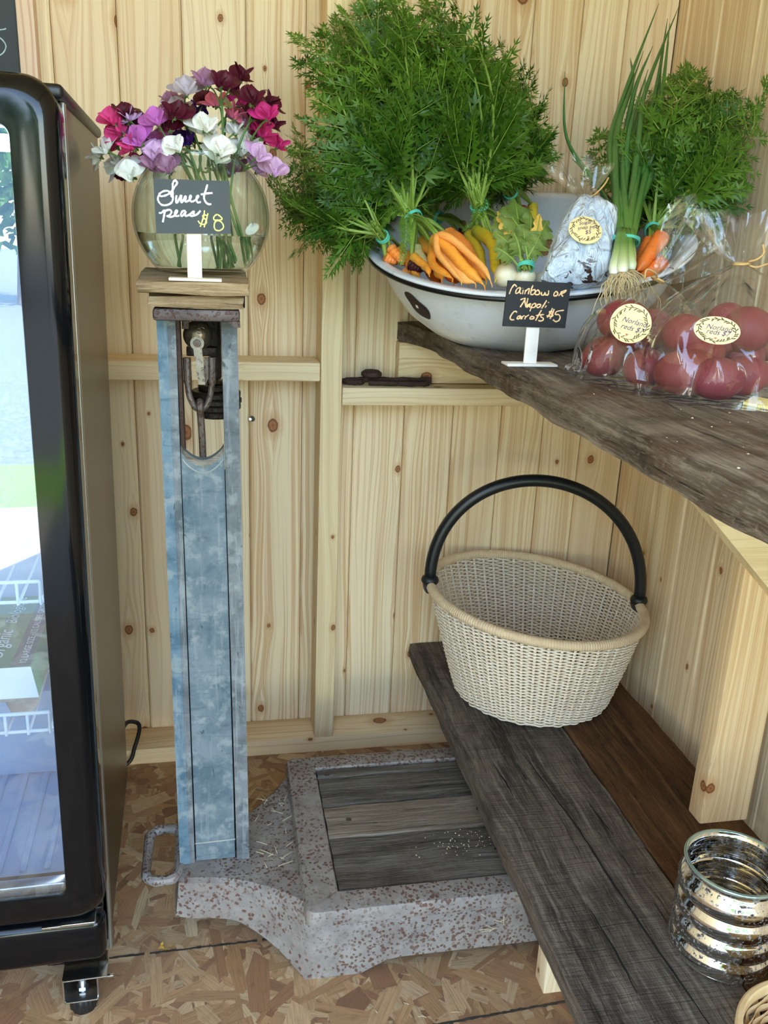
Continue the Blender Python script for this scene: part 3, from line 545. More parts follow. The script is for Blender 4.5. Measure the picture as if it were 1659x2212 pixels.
for i in range(6500):
    if i < 1500: cx, cy = R.uniform(XL, 0), R.uniform(YF, 0); s = 1.5
    else: cx, cy = R.uniform(-1.35, -.15), R.uniform(-1.15, 0); s = R.choice((.45, .7, 1.0, 1.0, 1.25))
    c = lin(R.choice(FC)); k = R.uniform(.82, 1.12)
    L = R.uniform(.04, .125) * s; w = R.uniform(.012, .042) * s
    if R.random() < .12: L *= 1.2; w *= .35
    flake(cx, cy, L, w, R.uniform(0, pi), .0001 + i * 2.0e-7, tuple(min(1, x * k) for x in c[:3])); nfl += 1
for (x0, y0, x1, y1) in ((-1.2, -.6355, -.70, -.6305), (-.70, -.8415, -.30, -.8195)):
    m = 60
    for k in range(m):
        if R.random() < .08: continue
        a, b = k / m, (k + 1) / m; w0 = .0016 + .0012 * R.random(); jx = .0006 * R.uniform(-1, 1)
        fb.add([(lerp(x0, x1, a), lerp(y0, y1, a) - w0 + jx, .0019), (lerp(x0, x1, b), lerp(y0, y1, b) - w0 + jx, .0019), (lerp(x0, x1, b), lerp(y0, y1, b) + w0 + jx, .0019), (lerp(x0, x1, a), lerp(y0, y1, a) + w0 + jx, .0019)], [(0, 1, 2, 3)], 1, (0, 0, 0)); UV += [(0, 0)] * 4
fl = fb.build('floor', [OSB, DARKLINE], smooth=None, recalc=False); struct(fl)
uvl = fl.data.uv_layers.new(name='flake'); 
flat = []
for q in UV: flat.extend(q)
uvl.data.foreach_set('uv', flat)

def trim(name, lo, hi, mat, tone=None, bev=.003, label=None):
    m = MB(); m.box(lo, hi, bev, col=tone or (R.random(), R.random(), .3)); o = struct(m.build(name, mat))
    if label: o['label'] = label
    return o
trim('trim_1', (-.7115, -.089, .038), (-.6680, 0, ZC), PINE_S, (.31, .75, .2), label='upright stud on the back wall')
trim('trim_2', (XL, -.089, .854), (-.7125, 0, .892), PINE_X, (.62, .6, .2), label='left crosspiece between studs behind the tall scale')
trim('trim_3', (-.667, -.089, .806), (0, 0, .8425), PINE_X, (.17, .8, .2), label='right crosspiece under the shelf end')
trim('trim_4', (-.5435, -.038, .8435), (0, 0, .928), PINE_X, (.77, .4, .2), label='short ledger board under the shelf end')
trim('trim_5', (XL, -.089, 0), (0, 0, .038), PINE_X, (.42, .5, .2), label='bottom plate along the foot of the back wall')

# ------------------------------------------------------------------ outdoors, seen mirrored in the cooler door
def ground(name, x0, x1, y0, y1, z, mat, nx=2, ny=2, h=0):
    m = MB(); m.grid(lambda u, v: (lerp(x0, x1, u), lerp(y0, y1, v), z + h * wob3((lerp(x0, x1, u), lerp(y0, y1, v), 0), 1.3)), nx, ny); return struct(m.build(name, mat, smooth=None))
def speck(name, a, b, c, sc, rough=.9):
    t = NT(name); p = t.obj(); n = t.noise(p, sc, 5, .7); n2 = t.noise(p, sc * .13, 4)
    col = t.mix(t.ramp(n, [(.35, 0), (.65, 1)]), lin(a), lin(b)); col = t.mix(t.math('MULTIPLY', t.ramp(n2, [(.45, 0), (.65, 1)]), .6), col, lin(c))
    return t.end(t.bsdf(col, rough, spec=.2))
GRAVEL = speck('grey_gravel', '4E5254', '727676', '5E6262', 40); GRASS = speck('mown_grass', '4E7626', '80A442', '688E34', 60); SLABM = speck('concrete', '8E887C', 'A29C90', '847C70', 30)
ground('ground_gravel', -30, 20, -40, -4.62, -.16, GRAVEL)
ground('ground_grass', -30, 20, -4.64, -3.42, -.15, GRASS)
m = MB(); m.box((-4, -3.44, -.20), (2.5, YF, -.021), .01); struct(m.build('ground_slab', SLABM, smooth=None))
ground('ground_under', -30, 20, -3.5, 20, -.17, GRASS)
TL = leafmat('tree_leaf', '3E6A26', '5E8E38', '86AE50', .3, .6); BARK = plain('tree_bark', '5A4A3A', .9, var=.3)
def tree(x, y, h, r, label):
    root = thing('leafy_tree', label, 'tree', (x, y, -.16), 'trees beyond the gravel')
    m = MB(); m.tube([(x, y, -.16), (x + .1, y, h * .3), (x, y + .1, h * .6)], [.18, .13, .07], 8); m.build('trunk', BARK, root)
    m = MB()
    for k in range(2600):
        a = R.uniform(0, 2 * pi); zz = R.uniform(-1, 1); q = sqrt(1 - zz * zz); rr = r * (.55 + .45 * R.random() ** .5) * (1 + .2 * sin(a * 3 + zz * 5))
        c = Vector((x + rr * q * cos(a), y + rr * q * sin(a), h * .55 + zz * h * .45 * (.6 + .4 * R.random()))); s = R.uniform(.08, .17)
        d1 = Vector((R.uniform(-1, 1), R.uniform(-1, 1), R.uniform(-1, 1))).normalized(); d2 = d1.orthogonal().normalized()
        m.quad(c - d1 * s, c + d2 * s * .6, c + d1 * s, c - d2 * s * .6)
    o = m.build('crown', TL, root, smooth=None)
for args in ((-6.0, -13.5, 5.2, 1.7, 'leafy tree beyond the gravel, left of the mirrored gap'), (-2.9, -14.5, 5.0, 1.4, 'leafy tree beyond the gravel, middle one'), (.4, -14.0, 5.4, 1.6, 'leafy tree beyond the gravel, right of the mirrored gap'), (-9.2, -16.5, 6.0, 2.0, 'leafy tree at the far left of the gravel')): tree(*args)
# ------------------------------------------------------------------ drinks cooler at the left
fr = thing('drinks_cooler', 'black framed glass door drinks cooler with bronze side, left of the old scale', 'fridge', (-1.093, -.72, 0), None, (0, .0098, .031), local=True)
def bp(mb, name, mat, parent=fr, smooth=35): return mb.build(name, mat, parent, smooth)
m = MB()
m.box((-.002, .022, .085), (0, .47, 1.268), 0); m.box((-.55, .022, .085), (-.548, .47, 1.268), 0); m.box((-.548, .468, .085), (-.002, .47, 1.268), 0); m.box((-.548, .022, .085), (-.002, .468, .10), 0)
bp(m, 'body', SIDE, smooth=None)
m = MB(); m.box((-.556, -.005, 1.268), (.006, .476, 1.284), .006, 3); bp(m, 'top_cover', BLACK)
m = MB(); m.box((-.0005, .016, .086), (.004, .034, 1.268), .0015); bp(m, 'corner_trim', plain('grey_trim_strip', '8C867A', .35, .6))
m = MB()
m.box((-.535, .42, .12), (-.015, .435, 1.255)); m.box((-.535, .022, .12), (-.525, .43, 1.255)); m.box((-.022, .022, .12), (-.012, .43, 1.255)); m.box((-.535, .022, 1.245), (-.015, .43, 1.262)); m.box((-.535, .022, .195), (-.015, .43, .215))
for k in range(14): m.box((-.50 + k * .034, .05, .213), (-.49 + k * .034, .40, .219), .002)
m.box((-.525, .30, .215), (-.022, .43, .38), .01)
bp(m, 'liner', LINER)
m = MB(); m.tube([(-.49, .07, 1.225), (-.06, .07, 1.225)], .010, 10); m.tube([(-.045, .06, .26), (-.045, .06, 1.19)], .006, 8); bp(m, 'lamp_tube', LED)
def rrect(x0, x1, z0, z1, r, y, n=8):
    out = []
    for cx, cz, a0 in ((x1 - r, z1 - r, 0), (x0 + r, z1 - r, pi / 2), (x0 + r, z0 + r, pi), (x1 - r, z0 + r, 1.5 * pi)):
        for k in range(n + 1):
            a = a0 + pi / 2 * k / n; out.append(Vector((cx + r * cos(a), y, cz + r * sin(a))))
    return out
def ringloft(mb, loops):
    n = len(loops[0]); vs = [p for L in loops for p in L]; fs = []
    for i in range(len(loops) - 1):
        for k in range(n): fs.append((i * n + k, i * n + (k + 1) % n, (i + 1) * n + (k + 1) % n, (i + 1) * n + k))
    mb.add(vs, fs)
door = thing
m = MB(); X0, X1, Z0, Z1 = -.553, .003, .188, 1.290
L = [rrect(X0, X1, Z0, Z1, .040, .016), rrect(X0, X1, Z0, Z1, .040, -.012)]
for k in range(1, 6):
    a = pi / 2 * k / 5; L.append(rrect(X0 + .022 * (1 - cos(a)), X1 - .022 * (1 - cos(a)), Z0 + .022 * (1 - cos(a)), Z1 - .022 * (1 - cos(a)), .036, -.012 - .026 * sin(a)))
L += [rrect(-.512, -.047, .238, 1.238, .014, -.038), rrect(-.510, -.0485, .2395, 1.2365, .012, -.033), rrect(-.510, -.0485, .2395, 1.2365, .012, .014), rrect(X0, X1, Z0, Z1, .040, .016)]
ringloft(m, L); dr = bp(m, 'door_frame', BLACKG, smooth=50)
m = MB(); m.box((-.511, -.0345, .239), (-.048, -.0315, 1.237)); g = bp(m, 'glass_pane', PANE, smooth=None)
m = MB(); m.box((-.509, -.030, .2405), (-.0495, -.012, .256), .002); bp(m, 'pane_spacer', STEEL)
m = MB(); m.box((-.549, -.022, .098), (-.001, .02, .176), .016, 4); m.box((-.549, -.008, .172), (-.004, .02, .188), .004); bp(m, 'toe_panel', BLACKG)
m = MB(); m.box((-.086, -.030, .176), (-.020, .0, .181), .0015); m.box((-.060, -.034, .1815), (-.012, -.004, .1855), .0015); bp(m, 'hinge_plate', STEEL)
ft = MB(); ft.box((-.064, -.022, .070), (-.0015, .03, .0725), .001); ft.box((-.064, -.024, .031), (-.016, .028, .0335), .001); ft.box((-.0655, -.02, .031), (-.0635, .028, .0725)); ft.box((-.017, -.02, .031), (-.015, .028, .0725)); ft.box((-.004, -.02, .066), (.008, -.014, .0705), .002)
f1 = bp(ft, 'levelling_foot', STEEL)
m = MB(); m.tube([(-.040, .0, .030), (-.040, .0, .058)], .0062, 12); m.lathe([(.009, 0), (.009, .006)], 6, Matrix.Translation((-.040, 0, .036))); m.tube([(-.040, 0, .0585), (-.040, 0, .0605)], .0045, 12); o = m.build('bolt', STEEL, f1)
m = MB()
m.lathe([(.0, 0), (.0172, 0), (.019, .003), (.020, .024), (.0185, .027), (.016, .0275), (.015, .031), (0, .031)], 48, Matrix.Translation((-.040, 0, 0)), wob=lambda a, z: (.05 * (1 if sin(a * 24) > 0 else -.6) if .001 < z < .026 else 0)); m.build('foot_knob', RUBBER, f1)
for z0, zt, y0 in ((.660, .690, .026), (.468, .498, .022)):
    m = MB(); xr = -.062
    m.tube([(-.52, y0, zt), (xr, y0, zt), (xr - .001, y0 + .002, z0)], .0026, 8); m.tube([(-.52, y0 + .004, z0), (-.03, y0 + .004, z0)], .0024, 8)
    for k in range(17): m.tube([(xr - .0285 * k, y0 - .001, zt), (xr - .0285 * k, y0, z0 - .002), (xr - .0285 * k, y0 + .01, z0 - .002), (xr - .0285 * k, .41, z0 - .001)], .0021, 6)
    m.tube([(-.52, .25, z0 - .004), (-.03, .25, z0 - .004)], .0022, 6); m.tube([(-.52, .41, z0), (-.03, .41, z0)], .0022, 6)
    bp(m, 'wire_shelf', RACKW)
m = MB(); m.tube(catmull([(-.02, .470, .13), (-.012, .60, .120), (.009, .62, .114), (.017, .622, .097), (.006, .618, .055), (-.012, .61, .018), (-.08, .60, .006)], 8), .0045, 8); bp(m, 'power_cord', RUBBER)

# egg carton on the lower wire shelf (kept in the cooler's own axes)
def F2W(x, y, z): return Vector((-1.093, -.72, 0)) + Matrix.Rotation(.031, 3, 'Z') @ (Matrix.Rotation(.0098, 3, 'Y') @ Vector((x, y, z)))
eg = thing('egg_carton', 'egg carton with a green printed lid standing on the lower wire shelf of the cooler', 'egg carton', F2W(-.13, .05, .472))
cx0, cx1, cy0, cy1 = -.185, -.078, .052, .345
m = MB()
for i in range(2):
    for j in range(6):
        cx = lerp(cx0, cx1, .25 + .5 * i); cy = lerp(cy0, cy1, (j + .5) / 6)
        prof = [(.010, .4705), (.016, .4715), (.021, .484), (.0265, .502)]
        v0 = len(m.v); m.lathe(prof, 14, Matrix.Translation((cx, cy, 0)))
m.box((cx0, cy0, .500), (cx1, cy1, .508), .002)
m.v = [F2W(*v) for v in m.v]; m.build('egg_tray', PULP, eg)
m = MB()
top = [(cx0 + .012, cy0 + .020, .543), (cx1 - .012, cy0 + .020, .543), (cx1 - .012, cy1 - .02, .543), (cx0 + .012, cy1 - .02, .543)]; bot = [(cx0, cy0 - .003, .507), (cx1, cy0 - .003, .507), (cx1, cy1, .507), (cx0, cy1, .507)]
m.add([F2W(*p) for p in bot + top], [(0, 1, 5, 4)], 1); m.add([F2W(*p) for p in bot + top], [(4, 5, 6, 7), (1, 2, 6, 5), (2, 3, 7, 6), (3, 0, 4, 7), (0, 3, 2, 1)], 0)
m.build('carton_lid', [GREENB, WHITEB], eg, smooth=None)
m = MB(); a = [(cx1 - .040, cy0 + .022), (cx1 - .013, cy0 + .022), (cx1 - .013, cy1 - .03), (cx1 - .034, cy1 - .03)]
m.add([F2W(x, y, .5434) for x, y in a], [(0, 1, 2, 3)]); m.build('grey_stripe', GREYC, eg, smooth=None)
m = MB(); m.add([F2W(x, y, .5434) for x, y in ((cx0 + .014, cy0 + .024), (cx0 + .050, cy0 + .028), (cx0 + .046, cy0 + .045), (cx0 + .016, cy0 + .043))], [(0, 1, 2, 3)]); m.build('red_emblem', REDB, eg, smooth=None)
def text_mesh(body, size, fn, name, mat, parent, shear=0.0):
    cu = bpy.data.curves.new(name, 'FONT'); cu.body = body; cu.size = size; cu.shear = shear; cu.extrude = .0; cu.resolution_u = 3
    ob = bpy.data.objects.new(name, cu); COL.objects.link(ob); bpy.context.view_layer.update()
    me = bpy.data.meshes.new_from_object(ob.evaluated_get(bpy.context.evaluated_depsgraph_get()))
    vs = [fn(v.co.x, v.co.y) for v in me.vertices]; fs = [tuple(p.vertices) for p in me.polygons]
    bpy.data.objects.remove(ob); bpy.data.curves.remove(cu)
    m = MB(); m.add(vs, fs); return m.build(name, mat, parent, smooth=None, recalc=False)
text_mesh('Organic', .030, lambda u, v: F2W(cx0 + .052 - v, cy0 + .045 + u, .5440), 'lid_wording', WHITEB, eg, .3)
text_mesh('Biologique', .024, lambda u, v: F2W(cx0 + .052 - v, cy0 + .165 + u, .5440), 'lid_wording', WHITEB, eg, .3)
text_mesh('12 LARGE SIZE \u00b7 12 CALIBRE GROS', .0135, lambda u, v: F2W(cx1 - .020 - v, cy0 + .03 + u, .5440), 'size_wording', WHITEB, eg)

# ------------------------------------------------------------------ hand lettering
def strokes(mb, lst, fn, rad, n=4, mi=0):
    for L in lst:
        if len(L) == 1: L = [L[0], (L[0][0] + 4, L[0][1] + 6)]
        if len(L) > 2: Q = [(p.x, p.y) for p in catmull([Vector((a, b, 0)) for a, b in L], n)]
        else: Q = L
        mb.tube([fn(a, b) for a, b in Q], [rad * (.8 + .4 * hsh(i, len(L))) for i in range(len(Q))], 6, mi=mi)
cb = thing('chalkboard_sign', 'dark chalkboard in a rosy pine frame on the wall above the cooler', 'sign', (-1.5, -.03, 1.25))
m = MB(); m.box((-1.74, -.024, 1.21), (-1.240, -.006, 2.0), .001); m.build('board', SLATE3, cb)
m = MB()
for lo, hi in (((-1.2435, -.034, 1.17), (-1.2135, -.004, 2.04)), ((-1.77, -.034, 1.17), (-1.74, -.004, 2.04)), ((-1.74, -.034, 1.17), (-1.2435, -.004, 1.21)), ((-1.74, -.034, 2.0), (-1.2435, -.004, 2.04))): m.box(lo, hi, .003, col=(.3, .3, .2))
m.build('frame', PINE_RED, cb)
m = MB(); strokes(m, [[(-34, 66), (-12, 66), (4, 64), (12, 61)], [(-34, 66), (-37, 86), (-24, 80), (-4, 82), (6, 92), (8, 102), (0, 116), (-16, 124), (-34, 122)]], lambda a, b: Vector((-1.242 + (a - 38) * .0008, -.0246, 1.4975 - b * .00072)), .0012)
m.build('chalk_number', CHALKB, cb)

def price_sign(label, y, TL, TR, BL, BR, stand, foot, zf, board, ink_groups, bmat, wmat, yaw=0.0):
    c = Vector(((foot[0] + foot[1]) / 2, y, zf)); root = thing('price_sign', label, 'price sign', c)
    def q(u, v, d=0): 
        a = Vector((lerp(TL[0], TR[0], u), y, lerp(TL[1], TR[1], u))); b = Vector((lerp(BL[0], BR[0], u), y, lerp(BL[1], BR[1], u))); p = a.lerp(b, v); p.y += d; return p
    m = MB(); P = [q(0, 0), q(1, 0), q(1, 1), q(0, 1)]; m.prism(P, (0, 0, 0), (0, .003, 0)); m.build('board', bmat, root)
    m = MB(); m.box((stand[0], y + .0031, zf + .0035), (stand[1], y + .0062, TL[1] - .015), .0006); m.build('stand', wmat, root)
    m = MB(); m.box((foot[0], y - .010, zf), (foot[1], y + .020, zf + .0036), .0008); m.build('foot', wmat, root)
    for nm, mat, lst, rad, crop in ink_groups:
        m = MB(); (ox, oy, w, h) = crop
        strokes(m, lst, lambda a, b: q((a - ox - (b - oy) / h * crop_sh) / w, (b - oy) / h - (a - ox) / w * crop_sv, -.0002), rad); m.build(nm, mat, root)
    return root
crop_sh, crop_sv = 55, .03
S1W = [[(440, 440), (400, 350), (350, 320), (270, 330), (200, 380), (230, 420), (330, 400), (420, 340), (480, 250), (530, 180), (520, 140), (490, 120), (455, 170), (450, 260), (455, 400), (455, 480), (420, 550), (330, 590), (240, 580), (180, 510), (175, 440), (210, 380)],
       [(525, 400), (515, 470), (520, 540), (545, 530), (590, 440), (615, 400), (608, 480), (615, 530), (640, 525), (690, 420), (700, 440), (690, 510), (720, 520), (770, 490), (800, 430), (790, 405), (772, 440), (785, 505), (830, 520), (900, 480), (940, 425), (930, 405), (905, 440), (915, 520), (950, 540), (990, 522)],
       [(1110, 190), (1085, 280), (1050, 400), (1055, 480), (1100, 550), (1160, 575), (1190, 560)], [(985, 385), (1090, 365), (1210, 355)],
       [(190, 735), (240, 735), (300, 690), (290, 780), (265, 915)], [(300, 705), (370, 680), (420, 690), (425, 740), (380, 790), (340, 790), (400, 815), (470, 800), (520, 750), (540, 700), (515, 690), (490, 760), (520, 800), (580, 790)],
       [(700, 700), (650, 700), (610, 760), (630, 800), (690, 740), (700, 705), (690, 780), (720, 795), (790, 760), (840, 715), (862, 712), (850, 750), (872, 785), (820, 800), (780, 790)], [(870, 795), (930, 760), (985, 695)]]
S1Y = [[(1110, 790), (1060, 780), (1030, 800), (1050, 840), (1100, 880), (1100, 940), (1050, 965), (980, 945), (940, 890)], [(1060, 690), (1050, 800), (985, 1010)], [(1130, 745), (1100, 880), (1060, 1020)],
       [(1330, 880), (1260, 880), (1240, 840), (1270, 790), (1320, 775), (1390, 830), (1400, 870), (1320, 890), (1270, 920), (1255, 1000), (1280, 1070), (1360, 1090), (1430, 1040), (1430, 980), (1390, 920), (1330, 890)]]
ZB = 1.0745
price_sign('small grey chalkboard reading Sweet peas $8, standing before the flower vase', -.634, (-.988, 1.1955), (-.8956, 1.197), (-.987, 1.131), (-.8947, 1.134), (-.950, -.9316), (-.9734, -.907), ZB, None,
           [('chalk_lettering', CHALKW, S1W, .0013, (85, 90, 1440, 1035)), ('chalk_price', CHALKY, S1Y, .0009, (85, 90, 1440, 1035))], SLATE, PALE)
crop_sh, crop_sv = -98, .05
S2 = [[(210, 390), (250, 270), (300, 190), (330, 175), (370, 220)], [(450, 240), (390, 260), (350, 340), (370, 375), (430, 330), (460, 240), (440, 340), (470, 380)], [(520, 290), (505, 390)], [(505, 250)], [(570, 290), (555, 390)], [(562, 330), (640, 260), (650, 300), (630, 390)],
      [(735, 185), (700, 280), (690, 390), (750, 390), (790, 330), (770, 285), (710, 310)], [(850, 290), (800, 330), (790, 390), (850, 400), (890, 360), (850, 290)], [(930, 340), (930, 400), (980, 410), (1010, 350), (1020, 400), (1080, 400), (1090, 300)],
      [(1260, 320), (1220, 360), (1210, 420), (1260, 425), (1300, 380), (1270, 320)], [(1320, 430), (1390, 330)], [(1360, 340), (1490, 295), (1440, 350), (1375, 375), (1415, 440)],
      [(460, 520), (540, 490), (565, 505), (460, 690)], [(560, 520), (570, 600), (590, 690)], [(590, 690), (630, 480)], [(670, 610), (620, 650), (610, 690), (660, 650), (690, 600), (670, 680), (700, 690)], [(740, 610), (680, 785)], [(735, 630), (790, 600), (810, 640), (780, 690), (720, 700)],
      [(860, 620), (830, 670), (850, 700), (900, 680), (920, 630), (860, 620)], [(1050, 530), (1000, 620), (940, 720)], [(1050, 650), (1020, 700)], [(1090, 590), (1100, 570)],
      [(380, 820), (375, 790), (330, 790), (270, 860), (240, 940), (270, 980), (330, 980)], [(470, 890), (420, 900), (395, 950), (430, 960), (480, 900), (480, 970)], [(520, 890), (500, 970)], [(510, 920), (560, 880)], [(590, 890), (570, 970)], [(590, 920), (660, 865)],
      [(730, 900), (690, 930), (690, 960), (750, 960), (780, 930), (730, 900)], [(940, 755), (880, 870), (815, 1000)], [(820, 885), (950, 860)], [(1000, 860), (940, 870), (930, 910), (990, 950), (970, 1000), (900, 1010), (880, 985)],
      [(1220, 800), (1130, 790), (1130, 820), (1200, 860), (1190, 900), (1120, 900), (1060, 885)], [(1190, 710), (1150, 810), (1075, 930)], [(1230, 730), (1190, 850), (1140, 960)], [(1450, 760), (1290, 790), (1260, 860), (1330, 860), (1370, 920), (1340, 1000), (1270, 1025), (1210, 980)]]
ZS = .968
price_sign('small black chalkboard reading rainbow or Napoli Carrots $5, standing before the enamel basin', -.612, (-.513, 1.0865), (-.4195, 1.0855), (-.5155, 1.0235), (-.4215, 1.0225), (-.4786, -.459), (-.507, -.431), ZS, None,
           [('chalk_lettering', CHALKO, S2, .0010, (180, 80, 1420, 1055))], SLATE2, WHITEWOOD)

# ------------------------------------------------------------------ old platform scale
sc = thing('platform_scale', 'antique platform scale with worn blue column and rusty cast iron base', 'scale', (-.80, -.55, 0))
# cast iron base: walled body with a tongue running out under the column
def base_outline():
    pts = []
    A = [(-.33, -.722), (-.60, -.722), (-.793, -.722)]; pts += A
    for k in range(1, 15):
        t = k / 15; x = lerp(-.793, -.985, t); y = -.722 + .085 * (1 - (1 - t) ** 2.6) + .012 * t; pts.append((x, y))
    pts += [(-.997, -.618), (-1.000, -.56), (-.996, -.505)]
    for k in range(1, 12):
        t = k / 12; x = lerp(-.985, -.80, t); y = lerp(-.49, -.345, t ** 2.2); pts.append((x, y))
    pts += [(-.793, -.340), (-.60, -.338), (-.33, -.336)]
    return pts
ol = []
pts = base_outline()
for i in range(len(pts)):
    a, b = Vector(pts[i]), Vector(pts[(i + 1) % len(pts)]); nseg = max(1, int((b - a).length / .02))
    for k in range(nseg): ol.append(a.lerp(b, k / nseg))
def zb(p):
    if p.x < -.80: return .058 * min(1, max(0, (-.80 - p.x) / .10)) ** .7 
    d = abs(p.x + .793); e = min(abs(p.y + .722), abs(p.y + .338))
    if e < .01: return .026 * min(1, max(0, (d - .085) / .05)) ** 1.0
    return 0.0
def ztop(p): return .126 if p.x < -.87 else lerp(.126, .132, min(1, (p.x + .87) / .06))
m = MB(); n = len(ol); cen = Vector((-.75, -.53)); loops = []
def offs(i, d):
    a = ol[i - 1]; b = ol[(i + 1) % n]; t = (b - a).normalized(); nrm = Vector((t.y, -t.x)); p = ol[i]
    if nrm.dot(p - cen) < 0: nrm = -nrm
    return p + nrm * d
for (dz, d) in ((0.0, .002), (.012, .0), (.5, -.003), (.93, -.006), (1.0, -.014)):
    L = []
    for i in range(n):
        p = offs(i, d); b = zb(ol[i]); tz = ztop(ol[i])
        z = b + (.012 if dz == .012 else dz * (tz - b)); L.append((p.x, p.y, z))
    loops.append(L)
vs = [p for L in loops for p in L]; fs = []
for i in range(len(loops) - 1):
    for k in range(n): fs.append((i * n + k, i * n + (k + 1) % n, (i + 1) * n + (k + 1) % n, (i + 1) * n + k))
m.add(vs, fs)
top = [Vector(p) for p in loops[-1]]
bm = bmesh.new(); bv = [bm.verts.new(p) for p in top]; bm.faces.new(bv); bmesh.ops.triangulate(bm, faces=bm.faces[:]); m.bm(bm)
m.build('base_casting', CAST, sc, smooth=50)
# raised frame round the weighing deck
m = MB(); o_ = (-.797, -.33, -.745, -.327); i_ = (-.7425, -.39, -.702, -.371)
def rr2(b, r, z, n=5):
    x0, x1, y0, y1 = b; out = []
    for cx, cy, a0 in ((x1 - r, y1 - r, 0), (x0 + r, y1 - r, pi / 2), (x0 + r, y0 + r, pi), (x1 - r, y0 + r, 1.5 * pi)):
        for k in range(n + 1): a = a0 + pi / 2 * k / n; out.append(Vector((cx + r * cos(a), cy + r * sin(a), z)))
    return out
def gro(b, d): return (b[0] - d, b[1] + d, b[2] - d, b[3] + d)
ringloft(m, [rr2(gro(i_, .012), .004, .118), rr2(gro(o_, -.006), .016, .118), rr2(o_, .016, .124), rr2(o_, .016, .143), rr2(gro(o_, -.003), .014, .1485), rr2(gro(o_, -.009), .012, .1505), rr2(gro(i_, .002), .004, .1505), rr2(i_, .003, .1485), rr2(i_, .003, .122), rr2(gro(i_, .012), .004, .118)])
m.build('deck_frame', CAST, sc, smooth=40)
ed = [-.3725, -.4000, -.4860, -.5755, -.7005]
for k in range(4):
    m = MB(); m.plank((-.7405, ed[k + 1] + .0022, .126), (-.3915, ed[k] - .0020, .1482 + (.0008 if k == 2 else 0)), 0, 24, .0012); m.build('deck_board', DECKL if k == 2 else DECKW, sc, smooth=30)
m = MB()
for (x, y) in ((-.722, -.391), (-.700, -.53), (-.46, -.53), (-.46, -.64)): m.lathe([(0, 0), (.0055, .0), (.005, .0016), (0, .0018)], 16, Matrix.Translation((x, y, .1482))); 
m.build('deck_screw', CAPI, sc)
# carrying loop
m = MB(); P = []
for p in rr2((-1.046, -.992, -.608, -.478), .022, .122, 6): P.append(p)
m.tube(P, [.0085 + .001 * sin(i * 1.7) for i in range(len(P))], 10, closed=True); m.build('carrying_loop', CAST, sc)
# column
def taper(lo, hi, x0t, x1t, bev=0):
    m = MB(); x0, y0, z0 = lo; x1, y1, z1 = hi
    m.add([(x0, y0, z0), (x1, y0, z0), (x1, y1, z0), (x0, y1, z0), (x0t, y0, z1), (x1t, y0, z1), (x1t, y1, z1), (x0t, y1, z1)], [(0, 1, 5, 4), (1, 2, 6, 5), (2, 3, 7, 6), (3, 0, 4, 7), (4, 5, 6, 7), (3, 2, 1, 0)]); return m
zc0, zc1 = .127, 1.0225
m = taper((-.991, -.580, zc0), (-.9748, -.505, zc1), -.9945, -.9805); m.build('left_stile', BLUES, sc, smooth=None)
m = taper((-.9752, -.5785, zc0), (-.9668, -.51, zc1), -.981, -.9695); m.build('left_stile_bead', GREYB, sc, smooth=None)
m = taper((-.8975, -.580, zc0), (-.8765, -.505, zc1), -.9085, -.8865); m.build('right_stile', GREYB, sc, smooth=None)
m = taper((-.8985, -.5782, .83), (-.8960, -.512, zc1), -.9105, -.908); m.build('rail_liner', RUST, sc, smooth=None)
m = taper((-.9675, -.572, .82), (-.9625, -.515, zc1), -.9695, -.9645); m.build('rail_liner', RUST, sc, smooth=None)
m = MB(); P = [(-.9640, -.573, zc0)]; P.append((-.9000, -.573, zc0)); xa, xb = -.9065, -.9735; zt = .842
m2 = MB(); m2.box((-.912, -.553, zc0), (-.890, -.549, .80)); m2.build('gap_shade_strip', DARKI, sc); m2 = MB(); m2.box((-.980, -.553, zc0), (-.955, -.549, .80)); m2.build('gap_shade_strip', DARKI, sc)  # dark strips added behind the panel so its side gaps look shaded
poly = [(-.9646, zc0), (-.9003, zc0), (-.9073, zt)]
for k in range(1, 16):
    t = k / 16; poly.append((lerp(-.9065, -.9680, t), zt - .021 * sin(pi * t) ** .8))
poly.append((-.9680, zt))
m.prism([(x, -.5735, z) for x, z in poly], (0, 0, 0), (0, .016, 0)); m.build('front_panel', BLUE, sc, smooth=None)
m = MB()
arc = [(lerp(-.9660, -.9085, k / 20), -.5742, zt - .019 - .021 * sin(pi * k / 20) ** .8) for k in range(21)]
m.tube(arc, .0011, 6); PSC = painted('pale_scribe', '8E948E', 'A8AAA0', '6A6A60', .4); m.build('panel_scribe', PSC, sc)
m = MB(); m.tube([(-.9655, -.5742, .162), (-.8995, -.5742, .164)], .0013, 6); m.build('panel_scribe', PSC, sc)
m = MB(); arc0 = [(lerp(-.9672, -.9072, k / 20), zt - .021 * sin(pi * k / 20) ** .8) for k in range(21)]
vs = []; 
for x, z in arc0: vs += [(x, -.5738, z), (x, -.5738, z - .010 - .002 * sin(x * 900))]
m.add(vs, [(2 * k, 2 * k + 2, 2 * k + 3, 2 * k + 1) for k in range(20)]); m.build('bare_arch_edge', oldwood('bare_grey_wood', 0, '8E887C', '6A645A', 'A8A294', '6A5A46', .2), sc, smooth=None)
m = MB(); m.box((-.996, -.628, 1.0225), (-.884, -.47, 1.0385), .004); m.add([], []); 
m.prism([(-.900, -.6285, 1.0235), (-.884, -.6285, 1.0235), (-.8835, -.6285, 1.016), (-.890, -.6285, 1.015)], (0, 0, 0), (0, .06, 0)); m.build('iron_cap', CAPI, sc)
m = MB(); m.plank((-1.000, -.632, 1.0388), (-.8795, -.475, 1.0565), 0, 20, .0016); m.build('lower_block', BLOCK, sc, smooth=40)
